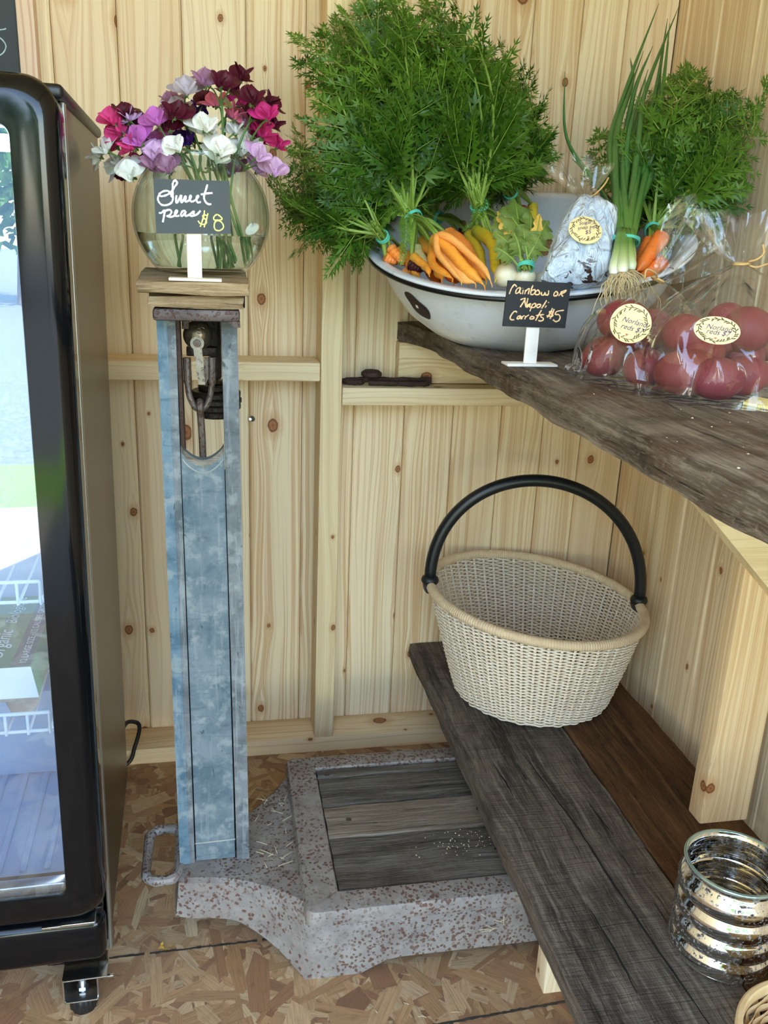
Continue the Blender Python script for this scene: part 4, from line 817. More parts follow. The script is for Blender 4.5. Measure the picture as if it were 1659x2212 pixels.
m = MB(); m.plank((-1.0125, -.648, 1.0572), (-.8730, -.468, ZB), 0, 20, .0016); m.v = [(x, y, z + max(0, y + .648) * .06 * min(1, max(0, (z - 1.0572) / .0173))) for x, y, z in m.v]; m.build('upper_block', BLOCK, sc, smooth=40)
m = MB(); m.tube([(-.881, -.60, 1.0475), (-.8765, -.60, 1.0475)], .0085, 16); m.build('end_knob', DARKI, sc)
# working parts seen through the open column
m = MB(); m.lathe([(0, -.021), (.008, -.0195), (.016, -.013), (.0205, 0), (.0205, .004), (.016, .014), (.008, .0195), (0, .021)], 28, Matrix.Translation((-.9405, -.545, .9955)) @ Matrix.Rotation(pi / 2, 4, 'X')); m.build('poise_ball', BRASSB, sc)
m = MB(); m.lathe([(0, 0), (.0095, 0), (.0095, .005), (0, .005)], 24, Matrix.Translation((-.9415, -.5665, .9865)) @ Matrix.Rotation(-pi / 2, 4, 'X'))
m.prism([(-.9475, -.567, .985), (-.9355, -.567, .985), (-.9335, -.567, .955), (-.9315, -.567, .929), (-.9405, -.567, .929), (-.9445, -.567, .955)], (0, 0, 0), (0, .006, 0)); m.build('lever_arm', LEVER, sc)
m = MB(); m.lathe([(0, 0), (.0055, 0), (.005, .0015), (0, .0018)], 16, Matrix.Translation((-.9415, -.5668, .9865)) @ Matrix.Rotation(pi / 2, 4, 'X')); m.build('lever_screw', LINK, sc)
m = MB(); m.prism([(-.9325, -.556, .965), (-.926, -.556, .965), (-.926, -.556, .945), (-.930, -.556, .929), (-.9345, -.556, .929)], (0, 0, 0), (0, .005, 0)); m.build('lever_arm', LINK, sc)
m = MB(); P = catmull([(-.9565, -.555, .965), (-.9560, -.555, .935), (-.9545, -.555, .912), (-.9480, -.555, .897), (-.9400, -.555, .891), (-.9310, -.555, .897), (-.9250, -.555, .912), (-.9220, -.555, .935), (-.9215, -.555, .966)], 6)
m.tube(P, [.0058 if i < 8 or i > len(P) - 9 else .0044 for i in range(len(P))], 10); m.build('shackle', LINK, sc)
m = MB(); P = catmull([(-.9395, -.545, .892), (-.9395, -.552, .901), (-.9398, -.562, .902), (-.9398, -.565, .894), (-.9392, -.560, .880), (-.9380, -.558, .85), (-.9375, -.553, .80), (-.9370, -.552, .72)], 6)
m.tube(P, .0052, 10); m.build('hook_rod', LINK, sc)
m = MB()
m.box((-.958, -.52, .962), (-.915, -.50, .975), .002); m.box((-.935, -.515, .975), (-.912, -.49, 1.0225), .003); m.box((-.925, -.50, .925), (-.908, -.485, 1.02), .004); m.box((-.962, -.56, 1.005), (-.952, -.52, 1.0224), .001); m.build('beam_bracket', DARKI, sc)
m = MB(); T = Matrix.Translation((-.917, -.46, 0))
z = .862
for (r, h) in ((.030, .011), (.0375, .0095), (.039, .009), (.0375, .010), (.027, .009), (.014, .006)):
    m.lathe([(0, z), (r - .002, z), (r, z + .002), (r, z + h - .002), (r - .002, z + h), (0, z + h)], 32, T); z += h + .0003
m.tube([(-.917, -.46, z), (-.917, -.46, .96)], .004, 8); m.build('weight_stack', DARKI, sc)

# ------------------------------------------------------------------ flower vase and sweet peas
VC = Vector((-.932, -.53, 1.153)); VR = .0925; ZV = 1.0822
vs_ = thing('glass_vase', 'round clear glass fishbowl vase half full of water on top of the scale', 'vase', (VC.x, VC.y, ZV))
def sph(r, a0, a1, n): return [(r * cos(lerp(a0, a1, k / n)), r * sin(lerp(a0, a1, k / n))) for k in range(n + 1)]
ab = math.asin(-(VC.z - ZV) / VR); at = math.radians(56)
out = sph(VR, ab, at, 28); inn = sph(VR - .0028, ab + .06, at, 26)
rim = [(out[-1][0] + .0012, out[-1][1] + .004), (out[-1][0] + .0008, out[-1][1] + .0055), (out[-1][0] - .0015, out[-1][1] + .0045)]
prof = [(0, out[0][1])] + out + rim + inn[::-1] + [(0, inn[0][1])]
m = MB(); m.lathe(prof, 64, Matrix.Translation(VC)); m.build('bowl', VASE, vs_, smooth=180)
aw = math.asin((1.131 - VC.z) / (VR - .0032))
wi = sph(VR - .0032, ab + .065, aw, 22)
m = MB(); m.lathe([(0, wi[0][1])] + wi + [(0, wi[-1][1])], 64, Matrix.Translation(VC)); m.build('water', WATER, vs_, smooth=60)
def petal(mb, c, X, Y, N, w, h, curl, seed, mi, fold=0.0, notch=.12):
    """rounded wavy petal: X across, Y up from its claw, N the facing side"""
    def fn(u, v):
        s = u * 2 - 1; ww = w * sin(pi * (.05 + .93 * v ** .85)) ** .62
        y = h * v * (1 - notch * (1 - abs(s)) * v * v)
        d = -curl * (v * v) * h + fold * abs(s) * w * v + .10 * w * v * sin(s * 5.0 + seed * 3) + .05 * w * sin(v * 9 + seed)
        return c + X * (s * ww) + Y * y + N * d
    mb.grid(fn, 11, 9, mi)
def flower_mesh(c, face, up, size, col, seed, parent):
    N = face.normalized(); Y = (up - N * up.dot(N)).normalized(); X = Y.cross(N); m = MB(); h = size
    bud = col == 'cream'
    petal(m, c, X, Y, N, h * (.70 if not bud else .4), h * 1.02, .40 + .3 * hsh(seed, 1), seed, 0, -.25)
    petal(m, c, X, (Y * .82 + N * .35).normalized(), N, h * .45, h * .8, .15, seed + 2, 0, -.3, .05)
    for sgn in (-1, 1):
        Yw = (Y * .25 + N * .75 + X * sgn * .25).normalized(); Xw = (X * sgn * .35 + Y * .9).normalized(); Nw = Xw.cross(Yw)
        petal(m, c + N * h * .05, Xw, Yw, Nw * sgn, h * .30, h * .66, -.25, seed + sgn, 0, .2, .05)
    m.tube([c + N * h * .05, c + N * h * .25 - Y * h * .02, c + N * h * .42 + Y * h * .08], [h * .09, h * .11, h * .03], 8, mi=0)
    for k in range(5):
        a = 2 * pi * k / 5; d = (X * cos(a) + Y * sin(a)); m.add([c - N * h * .10, c + d * h * .13 + X * .001, c + d * h * .26 + N * h * .02, c + d * h * .13 - X * .001], [(0, 1, 2, 3)], 1)
    m.tube([c - N * h * .2, c - N * h * .06, c + N * h * .02], [h * .03, h * .09, h * .10], 8, mi=1)
    return m.build('flower', [PETAL[col], STEMG], parent, smooth=60, recalc=False)
SP = [((0, 1, 2), 'hot pink sweet pea stem at the far left of the vase'), ((3, 4, 5), 'pale lavender sweet pea stem right of the hot pink one'), ((6, 7, 8), 'white sweet pea stem drooping at the lower left of the bouquet'),
      ((9, 10), 'dark maroon sweet pea stem among the pink and white on the left'), ((11, 12), 'orchid purple ruffled sweet pea stem left of centre'), ((13, 14), 'white sweet pea stem just left of the violet bloom'),
      ((15, 16), 'deep violet sweet pea stem in the middle of the bouquet'), ((17, 18, 19), 'maroon sweet pea stem behind the violet blooms'), ((20, 21, 22), 'greyish lilac sweet pea stem at the upper left of the maroon ones'),
      ((23, 24, 25, 26), 'dark maroon sweet pea stem standing tallest in the vase'), ((27, 28), 'pink sweet pea stem beside the cream bud'), ((29, 30, 31), 'maroon sweet pea stem at the far right of the bouquet'),
      ((32, 33, 34), 'magenta sweet pea stem hanging at the right edge'), ((35, 36, 37), 'white sweet pea stem right of centre, under the pink bloom'), ((38, 39), 'white sweet pea stem low over the sign'), ((40,), 'sweet pea stem with a cream green bud'),
      ((41, 42), 'lavender sweet pea stem low at the right'), ((43, 44, 45), 'faded mauve sweet pea stem tucked low in the bouquet')]
NK = Vector((-.925, -.53, 1.226))
for si, (ids, lab) in enumerate(SP):
    ps = [Vector(FLOW[i][0]) for i in ids]; cen_ = sum(ps, Vector()) / len(ps)
    root = thing('sweet_pea', lab, 'flower', tuple(cen_), 'sweet peas in the glass vase')
    rr = random.Random(si + 40)
    if si in (2, 7): bt = Vector((-.955 + rr.uniform(-.012, .004), -.535, 1.092))
    else: bt = Vector((rr.uniform(-.915, -.868), rr.uniform(-.575, -.49), 1.0)); bt.z = 1.090 + .016 * rr.random()
    nk = NK + Vector((rr.uniform(-.030, .034), rr.uniform(-.03, .03), 0)) + Vector(((cen_.x - NK.x) * .22, 0, 0))
    out_ = (cen_ - Vector((-.93, -.53, 1.19))); hub = cen_ - out_.normalized() * .016
    m = MB(); m.tube(catmull([bt, bt.lerp(nk, .5) + Vector((0, 0, .004)), nk, nk.lerp(hub, .55) + Vector((0, 0, .006)), hub], 6), .0016, 6)
    for p in ps: m.tube(catmull([hub - out_.normalized() * .008, hub.lerp(p, .5) + Vector((0, -.002, .003)), p], 4), .0011, 5)
    m.build('stem', STEMG, root)
    extra = []
    for q_ in range(2 if si not in (9, 15) else 0):
        e_ = ps[q_ % len(ps)] + Vector((rr.uniform(-.024, .024), rr.uniform(-.005, .045), rr.uniform(-.024, .004))); extra.append((ids[q_ % len(ids)], e_))
    for i, p in list(zip(ids, ps)) + extra:
        d = (p - Vector((-.93, -.50, 1.17))).normalized(); face = (d * .75 + Vector((rr.uniform(-.45, .45), -.75, rr.uniform(-.1, .35)))).normalized()
        upv = Vector((rr.uniform(-.5, .5) + d.x * .6, -.1, 1.0)) if FLOW[i][1] not in ('white',) or rr.random() > .4 else Vector((d.x * 1.2, -.2, .5))
        flower_mesh(p, face, upv, (.0305 if FLOW[i][1] != 'cream' else .022) * rr.uniform(.9, 1.15), FLOW[i][1], i * 1.3, root)

m = MB(); petal(m, Vector((-.8655, -.566, 1.1335)), Vector((.9, .2, .3)).normalized(), Vector((.1, .35, .9)).normalized(), Vector((0, -.93, .35)).normalized(), .010, .019, .3, 2.0, 0)
tag(m.build('loose_petal', PETAL['white'], smooth=180, recalc=False), 'loose white petal floating on the water at the right side of the vase', 'petal')
# ------------------------------------------------------------------ shelf and bench
m = MB(); m.plank((-.512, YF + .1, .929), (-.262, -.0015, ZS), 1, 150, .0018, cross=8)
m.v = [(x - (.030 * max(0, 1 + y / .25) ** 2 if x < -.38 and y > -.25 else 0), y, z) for x, y, z in m.v]
tag(m.build('shelf_plank', SLAB1, smooth=45), 'front weathered grey brown plank of the upper shelf, carrying the signs and potato bags', 'shelf')
m = MB(); m.plank((-.259, YF + .1, .931), (-.012, -.0015, ZS - .001), 1, 90, .003, cross=8)
tag(m.build('shelf_plank', SLAB1, smooth=45), 'rear weathered plank of the upper shelf, running along the right wall', 'shelf')
ZN = .2215
m = MB(); m.plank((-.480, YF + .2, .186), (-.2525, -.0015, ZN), 1, 150, .0009, cross=8)
tag(m.build('bench_plank', SLAB2, smooth=45), 'front wide grey weathered plank of the low bench', 'bench')
bp_ = [o for o in COL.objects if o.name == 'bench_plank'][0]
for pts_ in ([(-.372, -.42), (-.360, -.52), (-.352, -.62), (-.345, -.70), (-.343, -.80), (-.338, -.92), (-.330, -1.06), (-.325, -1.2)], [(-.43, -.50), (-.425, -.56), (-.424, -.60)], [(-.30, -.62), (-.298, -.68), (-.293, -.72)], [(-.40, -.86), (-.396, -.95), (-.398, -1.02)]):
    P = catmull([(x, y, ZN) for x, y in pts_], 8); vs = []; n = len(P)
    for k, q in enumerate(P):
        w = .0016 * sin(pi * (k + .3) / n) * (.6 + .6 * hsh(k, 1.3)) + .0002; jx = .0012 * (hsh(k, 7.7) - .5); vs += [(q.x - w + jx, q.y, ZN + .0009), (q.x + w + jx, q.y, ZN + .0009)]
    m = MB(); m.add(vs, [(2 * k, 2 * k + 1, 2 * k + 3, 2 * k + 2) for k in range(n - 1)]); o = m.build('crack', plain('dark_crack', '12100E', .9), smooth=None); o.parent = bp_
m = MB(); m.plank((-.2505, YF + .2, .188), (-.055, -.0015, ZN + .001), 1, 110, .0009, cross=8)
tag(m.build('bench_plank', SLAB3, smooth=45), 'rear brown plank of the low bench, nearer the right wall', 'bench')
m = MB(); m.box((-.424, -.806, 0), (-.300, -.768, .1855), .002, col=(.2, .9, .1)); tag(m.build('timber_block', pine('new_pine_leg', 2, 'F0E2C4', 'D8BE94'), smooth=35), 'pale new wood leg block under the grey bench plank', 'bench leg')
m = MB(); m.box((-.137, -.715, ZN + .001), (-.049, -.677, .929), .003, col=(.55, .35, .2)); tag(m.build('timber_post', PINE_P, smooth=35), 'upright pine post standing on the brown bench plank', 'post')
m = MB(); m.prism([(-.383, -.754, .9285), (-.257, -.754, .9285), (-.0005, -.754, .6715), (-.0005, -.754, .5455)], (0, 0, 0), (0, .038, 0), col=(.11, .95, .1)); tag(m.build('shelf_brace', pine('pine_brace', 0, 'F0DDB0', 'DDBE88', pitch=.3), smooth=None), 'pale diagonal pine brace under the upper shelf, in front of the upright post', 'shelf brace')

# ------------------------------------------------------------------ little things on the back wall
rt = MB()
def rusty(pts, r): 
    P = catmull(pts, 5); rt.tube(P, [r * (1 + .22 * sin(i * 1.9) + .15 * sin(i * 4.3)) for i in range(len(P))], 8)
rusty([(-.655, -.042, .8495), (-.61, -.046, .8525), (-.55, -.05, .8525), (-.475, -.052, .853)], .0058)
rusty([(-.610, -.066, .849), (-.56, -.070, .8485), (-.500, -.074, .8485), (-.484, -.062, .8485)], .0052)
rusty([(-.660, -.045, .849), (-.648, -.060, .849), (-.630, -.060, .8485), (-.620, -.050, .8485)], .0055)
tag(rt.build('rusty_hook', RUST), 'pair of rusty iron hooks lying on the right crosspiece', 'hook')
m = MB(); m.lathe([(0, .8592), (.018, .8592), (.0215, .862), (.021, .868), (.015, .8725), (0, .8735)], 28, Matrix.Translation((-.602, -.050, 0))); tag(m.build('iron_weight', RUST), 'small rusty round iron weight resting on top of the hooks', 'weight')
m = MB(); m.tube([(-.8435, .002, .7613), (-.8435, -.010, .7613)], .0048, 14); m.tube([(-.8435, -.010, .7613), (-.8435, -.0106, .7613)], .0052, 14); b_ = m.build('wall_bolt', BLACK); tag(b_, 'small black bolt end poking out of the back wall right of the scale', 'bolt')
m = MB(); m.tube([(-.8480, -.006, .7613), (-.8480, -.0115, .7613)], .0030, 10); o = m.build('bolt_tip', STEEL); o.parent = b_

# ------------------------------------------------------------------ enamel basin
BC, BU, BV, BN = (Vector(v) for v in BOWL)
BU.normalize(); BV = (BV - BU * BV.dot(BU)).normalized(); BN = BU.cross(BV)
BU_, BV_, BN_ = BU.copy(), BV.copy(), BN.copy()
BM = Matrix((BU, BV, BN)).transposed().to_4x4(); BM.translation = BC
bas = thing('enamel_basin', 'large chipped white enamel basin with a black rim, tilted forward on the shelf', 'basin', tuple(BC), None, BM.to_euler(), local=True)
def bprof(d):
    return [(.118, -.150 + d), (.150, -.147 + d), (.188, -.130), (.218, -.102), (.240, -.066), (.254, -.032), (.2585, -.012)]
outp = [(0, -.1495), (.118, -.1495), (.150, -.1465), (.188, -.1295), (.218, -.1015), (.240, -.0655), (.2545, -.0305), (.2600, -.010), (.2740, -.0045), (.2790, -.0015), (.2795, .0012), (.2765, .0030), (.262, .0015), (.2555, -.004), (.2515, -.016), (.2450, -.040), (.236, -.0665), (.2140, -.1000), (.185, -.1270), (.148, -.1435), (.116, -.1465), (0, -.1465)]
def dense(pr, k=3):
    o = []
    for i in range(len(pr) - 1):
        for j in range(k): o.append((lerp(pr[i][0], pr[i + 1][0], j / k), lerp(pr[i][1], pr[i + 1][1], j / k)))
    return o + [pr[-1]]
m = MB(); m.lathe(dense(outp, 2), 112); m.build('bowl', ENAMEL, bas, smooth=180)
m = MB()
for k in range(160):
    pass
ring = []
m.tube([((.2772) * cos(2 * pi * k / 160), (.2772) * sin(2 * pi * k / 160), -.0052) for k in range(160)], [.0042 + .0008 * wob3((k * .21, k * .13, 0), 1.0) for k in range(160)], 10, closed=True)
m.build('rim_band', ENBLK, bas, smooth=180)
m = MB(); th0 = math.radians(205)
vs = [(0, 0)]; 
for k in range(28): a = 2 * pi * k / 28; rr_ = 1 + .08 * sin(a * 3 + 1) + .05 * sin(a * 5); vs.append((cos(a) * .0255 * rr_ - sin(a) * .004, sin(a) * .0215 * rr_ - cos(a) * .006))
def onwall(s, h):
    z = -.058 + h; 
    pr = [(.188, -.1295), (.218, -.1015), (.240, -.0655), (.2545, -.0305), (.2600, -.010)]
    for i in range(4):
        if pr[i][1] <= z <= pr[i + 1][1]: t_ = (z - pr[i][1]) / (pr[i + 1][1] - pr[i][1]); r = lerp(pr[i][0], pr[i + 1][0], t_)
    th = th0 + s / .24; r += .0012
    return (r * cos(th), r * sin(th), z)
P = [onwall(*v) for v in vs]; m.add(P, [(0, k, k % 28 + 1) for k in range(1, 29)]); rp = m.build('rust_patch', RUSTP, bas, smooth=180)
m = MB(); m.add([tuple(Vector(onwall(a, b)) * 1.004) for a, b in ((-.003, -.003), (.0032, -.0026), (.0034, .003), (-.0026, .0034))], [(0, 1, 2, 3)]); m.build('bare_spot', WHITEWOOD, bas, smooth=None)

# ------------------------------------------------------------------ bunches of vegetables
def frond_mesh(seed, dense_=1.0, name='frond'):
    r = random.Random(seed); m = MB()
    bx, by = r.uniform(-.10, .10), r.uniform(.04, .16)
    P = lambda t: Vector((bx * sin(pi * t), by * sin(pi * t) * (1 - .3 * t), t))
    pts = [P(k / 12) for k in range(13)]
    m.tube(pts, [lerp(.0075, .0022, k / 12) for k in range(13)], 4, mi=1)
    def leaflet(c, d, nrm, L, w):
        sd = d.cross(nrm).normalized(); m.add([c, c + d * L * .45 + sd * w, c + d * L, c + d * L * .45 - sd * w], [(0, 1, 2, 3)], 0)
    def lobe(c, d, nrm, L):
        sd = d.cross(nrm).normalized()
        leaflet(c, d, nrm, L * 1.45, L * .15)
        for s_ in (-1, 1): leaflet(c + d * L * .22, (d * .80 + sd * s_ * .62 + nrm * r.uniform(-.2, .2)).normalized(), nrm, L * .98, L * .12)
    def pinna(c, d, nrm, L):
        sd = d.cross(nrm).normalized(); e = c + d * L
        m.tube([c, c.lerp(e, .5), e], [.0024, .0016, .0008], 3, cap=False, mi=1)
        n = max(3, int(5.4 * L / .22 * dense_))
        for k in range(n):
            t = .18 + .80 * k / n; q = c.lerp(e, t); l2 = L * .28 * (1 - t * .7) + .016
            for s_ in (-1, 1):
                d2 = (d * .62 + sd * s_ * .78 + nrm * r.uniform(-.35, .35)).normalized(); lobe(q, d2, nrm, l2)
        lobe(e - d * .01, d, nrm, .034)
    N = 13
    for k in range(N):
        t = .15 + .79 * k / (N - 1); c = P(t); T = (P(t + .01) - P(t - .01)).normalized()
        L = .235 * (1 - .82 * (max(0, t - .15) / .81) ** 1.15) * r.uniform(.85, 1.12)
        tw = r.uniform(-.5, .5)
        for s_ in (-1, 1):
            X = Vector((cos(tw), sin(tw), 0)); X = (X - T * X.dot(T)).normalized(); nn = T.cross(X)
            d = (T * .72 + X * s_ * .80 + nn * r.uniform(-.30, .30)).normalized(); pinna(c, d, (nn + X * r.uniform(-.3, .3)).normalized(), L)
    e = P(1.0); pinna(P(.94), (P(1) - P(.92)).normalized(), Vector((0, 1, 0)), .07)
    me = bpy.data.meshes.new(name); me.from_pydata([tuple(v) for v in m.v], [], m.f); me.materials.append(FERN); me.materials.append(STALK); me.polygons.foreach_set('material_index', m.mi)
    return me
FR = [frond_mesh(100 + i) for i in range(9)]
def put_frond(root, base, tip, r, sc_=1.0, side=None):
    base = Vector(base); tip = Vector(tip); d = tip - base; L = d.length
    o = bpy.data.objects.new('frond', r.choice(FR)); COL.objects.link(o); o.parent = root
    q = d.to_track_quat('Z', 'Y'); q = q @ Quaternion((0, 0, 1), r.uniform(0, 2 * pi))
    o.rotation_mode = 'QUATERNION'; o.rotation_quaternion = q; o.location = base - Vector(root.location); s = L / 1.0
    o.scale = (s * sc_, s * sc_, s); return o
def carrot(root, crown, tip, rad, col, seed):
    r = random.Random(seed); crown = Vector(crown); tip = Vector(tip); d = tip - crown; L = d.length; X = d.orthogonal().normalized(); Y = d.cross(X).normalized()
    bend = (X * r.uniform(-1, 1) + Y * r.uniform(-1, 1)) * L * .09; n = 22; m = MB(); P = []; RR = []; rad *= 1.3
    for k in range(n + 1):
        t = k / n; p = crown + d * t + bend * sin(pi * t) + X * L * .012 * sin(t * 9 + seed)
        prof = min(1, (t / .05 + .12)) ** .5 * (1 - .36 * t) if t < .82 else (1 - .36 * .82) * max(.07, 1 - ((t - .82) / .18) ** 1.2)
        RR.append(rad * prof * (1 + .05 * sin(t * 31 + seed) + .03 * sin(t * 57))); P.append(p)
    m.tube(P, RR, 14)
    m.fc = [(min(1, (i // 14) / n),) * 3 for i in range(len(m.f))]
    e = P[-1]; m.tube(catmull([e, e + d.normalized() * L * .03 + X * L * .01, e + d.normalized() * L * .06 + X * L * .03], 3), [.0012, .001, .0009, .0008, .0007, .0006, .0004], 5)
    m.fc += [(1, 1, 1)] * (len(m.f) - len(m.fc))
    return m.build('carrot', CARM[col], root, smooth=60)
def rubber(root, c, axis, rx_, seed=0):
    c = Vector(c); axis = Vector(axis).normalized(); X = axis.orthogonal().normalized(); Y = axis.cross(X); m = MB()
    for j in range(3):
        tilt = .10 * (j - 1); P = [c + X * rx_ * cos(a) + Y * rx_ * sin(a) + axis * (.003 * (j - 1) + rx_ * tilt * sin(a + seed)) for a in (2 * pi * k / 32 for k in range(32))]
        m.tube(P, .0012 + .0002 * j, 6, closed=True)
    return m.build('rubber_band', BAND, root, smooth=180)
def inpoly(poly, r):
    xs = [p[0] for p in poly]; zs = [p[2] for p in poly]
    while True:
        x, z = r.uniform(min(xs), max(xs)), r.uniform(min(zs), max(zs)); ins = False; j = len(poly) - 1
        for i in range(len(poly)):
            if (poly[i][2] > z) != (poly[j][2] > z) and x < (poly[j][0] - poly[i][0]) * (z - poly[i][2]) / (poly[j][2] - poly[i][2]) + poly[i][0]: ins = not ins
            j = i
        if ins: return x, z
FILL = dict(A=['orange', 'gold'], B=['gold', 'deep', 'orange', 'gold', 'purple', 'peach', 'deep'], C=['tan', 'purple'], D=['yellow', 'tan', 'gold', 'olive'], E=['tan', 'red', 'yellow'], I=['carrotorange', 'carrotorange'])
def bunch(key, name, label, n, y0, y1, xtips, brad, sd):
    r = random.Random(sd); band = Vector(BANDS[key]); root = thing(name, label, 'carrots', tuple(band), 'bunches of carrots in the enamel basin')
    cs = CARROTS[key]; cen_ = sum((Vector(c[0]) for c in cs), Vector()) / len(cs); ax = (band - cen_).normalized()
    for i, (a, b, rad, col) in enumerate(cs):
        a_ = Vector(a); ca = carrot(root, a, tuple(Vector(b) + BV_ * .006 + BN_ * .003), rad, col, sd + i * 1.7)
        m = MB()
        for k in range(7):
            off = Vector((r.uniform(-1, 1), r.uniform(-1, 1), r.uniform(-1, 1))) * brad * .46
            top = band + off + ax * .035; mid = a_.lerp(band + off * .8, .55) + Vector((0, 0, .006))
            m.tube(catmull([a_ + (a_ - Vector(b)).normalized() * -.002, mid, band + off * .9, top], 4), [.0026 - .0001 * q for q in range(13)], 5)
        m.build('stalk', STALK, ca, smooth=180)
    for i, col in enumerate(FILL[key]):
        a, b, rad, _ = cs[(i * 2) % len(cs)]; o_ = BU_ * r.uniform(-.018, .018) + BV_ * r.uniform(.008, .032) - BN_ * r.uniform(.006, .018)
        carrot(root, Vector(a) + o_, Vector(b) + o_ + BV_ * .015, .0085, col, sd + 50 + i)
    rubber(root, band, ax, brad * .74, sd)
    tips = []
    for i in range(n):
        if key == 'I':
            x, z = inpoly([(p[1], 0, p[2]) for p in POLY['I']], r); tips.append(Vector((r.uniform(-.085, -.040), x - .03, z)))
        else:
            x, z = inpoly(POLY[key], r); tips.append(Vector((x, r.uniform(y0, y1), z)))
    tips += [Vector(p) for p in xtips]
    for tp in tips:
        bs = band + Vector((r.uniform(-1, 1), r.uniform(-1, 1), r.uniform(-1, 1))) * brad * .42 + ax * .012
        L = (tp - bs).length; put_frond(root, bs, tp, r, min(1.5, max(.95, .40 / L)))
    if key == 'B':
        for a_, b_ in (((-.630, -.440, 1.180), (-.6395, -.478, 1.098)), ((-.600, -.430, 1.185), (-.575, -.47, 1.165)), ((-.622, -.42, 1.185), (-.668, -.46, 1.150))): put_frond(root, a_, b_, r, .8)
    if key == 'D': put_frond(root, (-.512, -.45, 1.205), (-.545, -.48, 1.150), r, 1.2)
    for i in range(int(n * .8)):
        tp = r.choice([q for q in tips if q.z > 1.24] or tips); f = r.uniform(.45, .78); b0 = band.lerp(tp, r.uniform(.06, .16)); e0 = band.lerp(tp, f) + Vector((r.uniform(-.03, .03), -.05 * (1 - f) - .035 * r.random(), r.uniform(-.03, .015)))
        if key == 'I': e0.x = min(e0.x, -.05)
        if key == 'A': e0 += Vector((.02, .02, .035))
        put_frond(root, b0, e0, r, r.uniform(1.1, 1.5))
    return root
bunch('A', 'carrot_bunch', 'small bunch of orange carrots at the left end of the basin, with drooping green tops', 9, -.24, -.17, XTIPS['A'], .0135, 11)
bunch('B', 'carrot_bunch', 'big mixed bunch of cream, golden and orange carrots in the basin', 34, -.26, -.10, XTIPS['B'], .019, 12)
bunch('C', 'carrot_bunch', 'dark bunch of purple carrots deep at the back of the basin behind the orange ones', 16, -.15, -.05, [], .015, 13)
bunch('D', 'carrot_bunch', 'bunch of green topped yellow carrots in the middle of the basin', 26, -.25, -.10, [], .0185, 14)
bunch('E', 'carrot_bunch', 'upright carrot bunch with a red root at the back of the basin', 18, -.16, -.05, XTIPS['E'], .0165, 15)
bunch('I', 'carrot_bunch', 'bunch of bright orange carrots at the right end of the basin', 24, 0, 0, XTIPS['I'], .016, 16)

# turnips with ragged leaves
tb = thing('turnip_bunch', 'bunch of small white turnips with ragged yellowing leaves at the front of the basin', 'turnips', BANDS['F'])
for i, (c, r_) in enumerate(TURNIP):
    m = MB(); T = Matrix.Translation(Vector(c)) @ Matrix.Rotation(.6 * (i - 1), 4, 'Y') @ Matrix.Rotation(-.7, 4, 'X')
    pr = [(0, -r_ * .98)] + [(r_ * sin(a) * (1.04 if a < 1.8 else 1), -r_ * .92 * cos(a)) for a in (pi * k / 18 for k in range(2, 17))] + [(r_ * .22, r_ * .95), (0, r_ * .98)]
    m.lathe(pr, 28, T, wob=lambda a, z: .03 * sin(a * 2 + i) + .02 * sin(a * 5))
    b0 = T @ Vector((0, 0, -r_ * .95)); m.tube(catmull([b0, b0 + Vector((-.006, -.006, -.004)), b0 + Vector((-.014, -.006, -.001))], 4), [.0022, .0018, .0015, .0012, .001, .0008, .0006, .0005, .0004], 6)
    m.build('turnip', TURN, tb, smooth=180)
fb_ = Vector(BANDS['F']) + Vector((.005, .02, .004))
rubber(tb, fb_, (.05, .5, .85), .0120, 2)
def ragged(root, base, tip, w, mat, seed, name='leaf'):
    r = random.Random(seed); base = Vector(base); tip = Vector(tip); d = tip - base; L = d.length; N0 = Vector((r.uniform(-.4, .4), -1, .25)).normalized(); S0 = d.normalized().cross(N0).normalized(); N0 = S0.cross(d.normalized())
    C = lambda t: base + d * t + N0 * (.10 * L * sin(pi * t)) + S0 * (.04 * L * sin(t * 3 + seed))
    m = MB(); m.tube([C(k / 10) for k in range(11)], [lerp(.0022, .0006, k / 10) for k in range(11)], 5, mi=1)
    def fn(u, v):
        t = .38 + .64 * v; s_ = u * 2 - 1; ww = w * (sin(pi * min(1, .12 + v * .86)) ** .7) * (1 + .28 * sin(v * 24 + seed * 3 + (1 if s_ > 0 else 0)) + .12 * sin(v * 51 + seed))
        return C(t) + S0 * s_ * ww + N0 * (w * .25 * sin(v * 13 + s_ * 2.5 + seed) * abs(s_) - w * .15 * abs(s_)) 
    m.grid(fn, 9, 22, 0); return m.build(name, [mat, STALK], root, smooth=180, recalc=False)
LF = [((-.511, -.52, 1.150), .012, GREENS), ((-.500, -.50, 1.172), .018, GREENS), ((-.484, -.49, 1.186), .024, GREENS), ((-.466, -.48, 1.198), .024, GREENS), ((-.450, -.50, 1.180), .020, GREENS), ((-.430, -.51, 1.170), .016, GREENS), ((-.512, -.54, 1.128), .014, GREENS),
      ((-.424, -.52, 1.150), .012, DRYLEAF), ((-.436, -.515, 1.176), .008, YELLEAF), ((-.497, -.50, 1.180), .008, YELLEAF), ((-.470, -.53, 1.160), .022, GREENS), ((-.448, -.54, 1.150), .018, GREENS), ((-.489, -.545, 1.150), .016, GREENS)]
for i, (tp, w, mt) in enumerate(LF): ragged(tb, fb_ + Vector((R.uniform(-.008, .008), R.uniform(-.008, .008), -.004)), tp, w, mt, 50 + i)

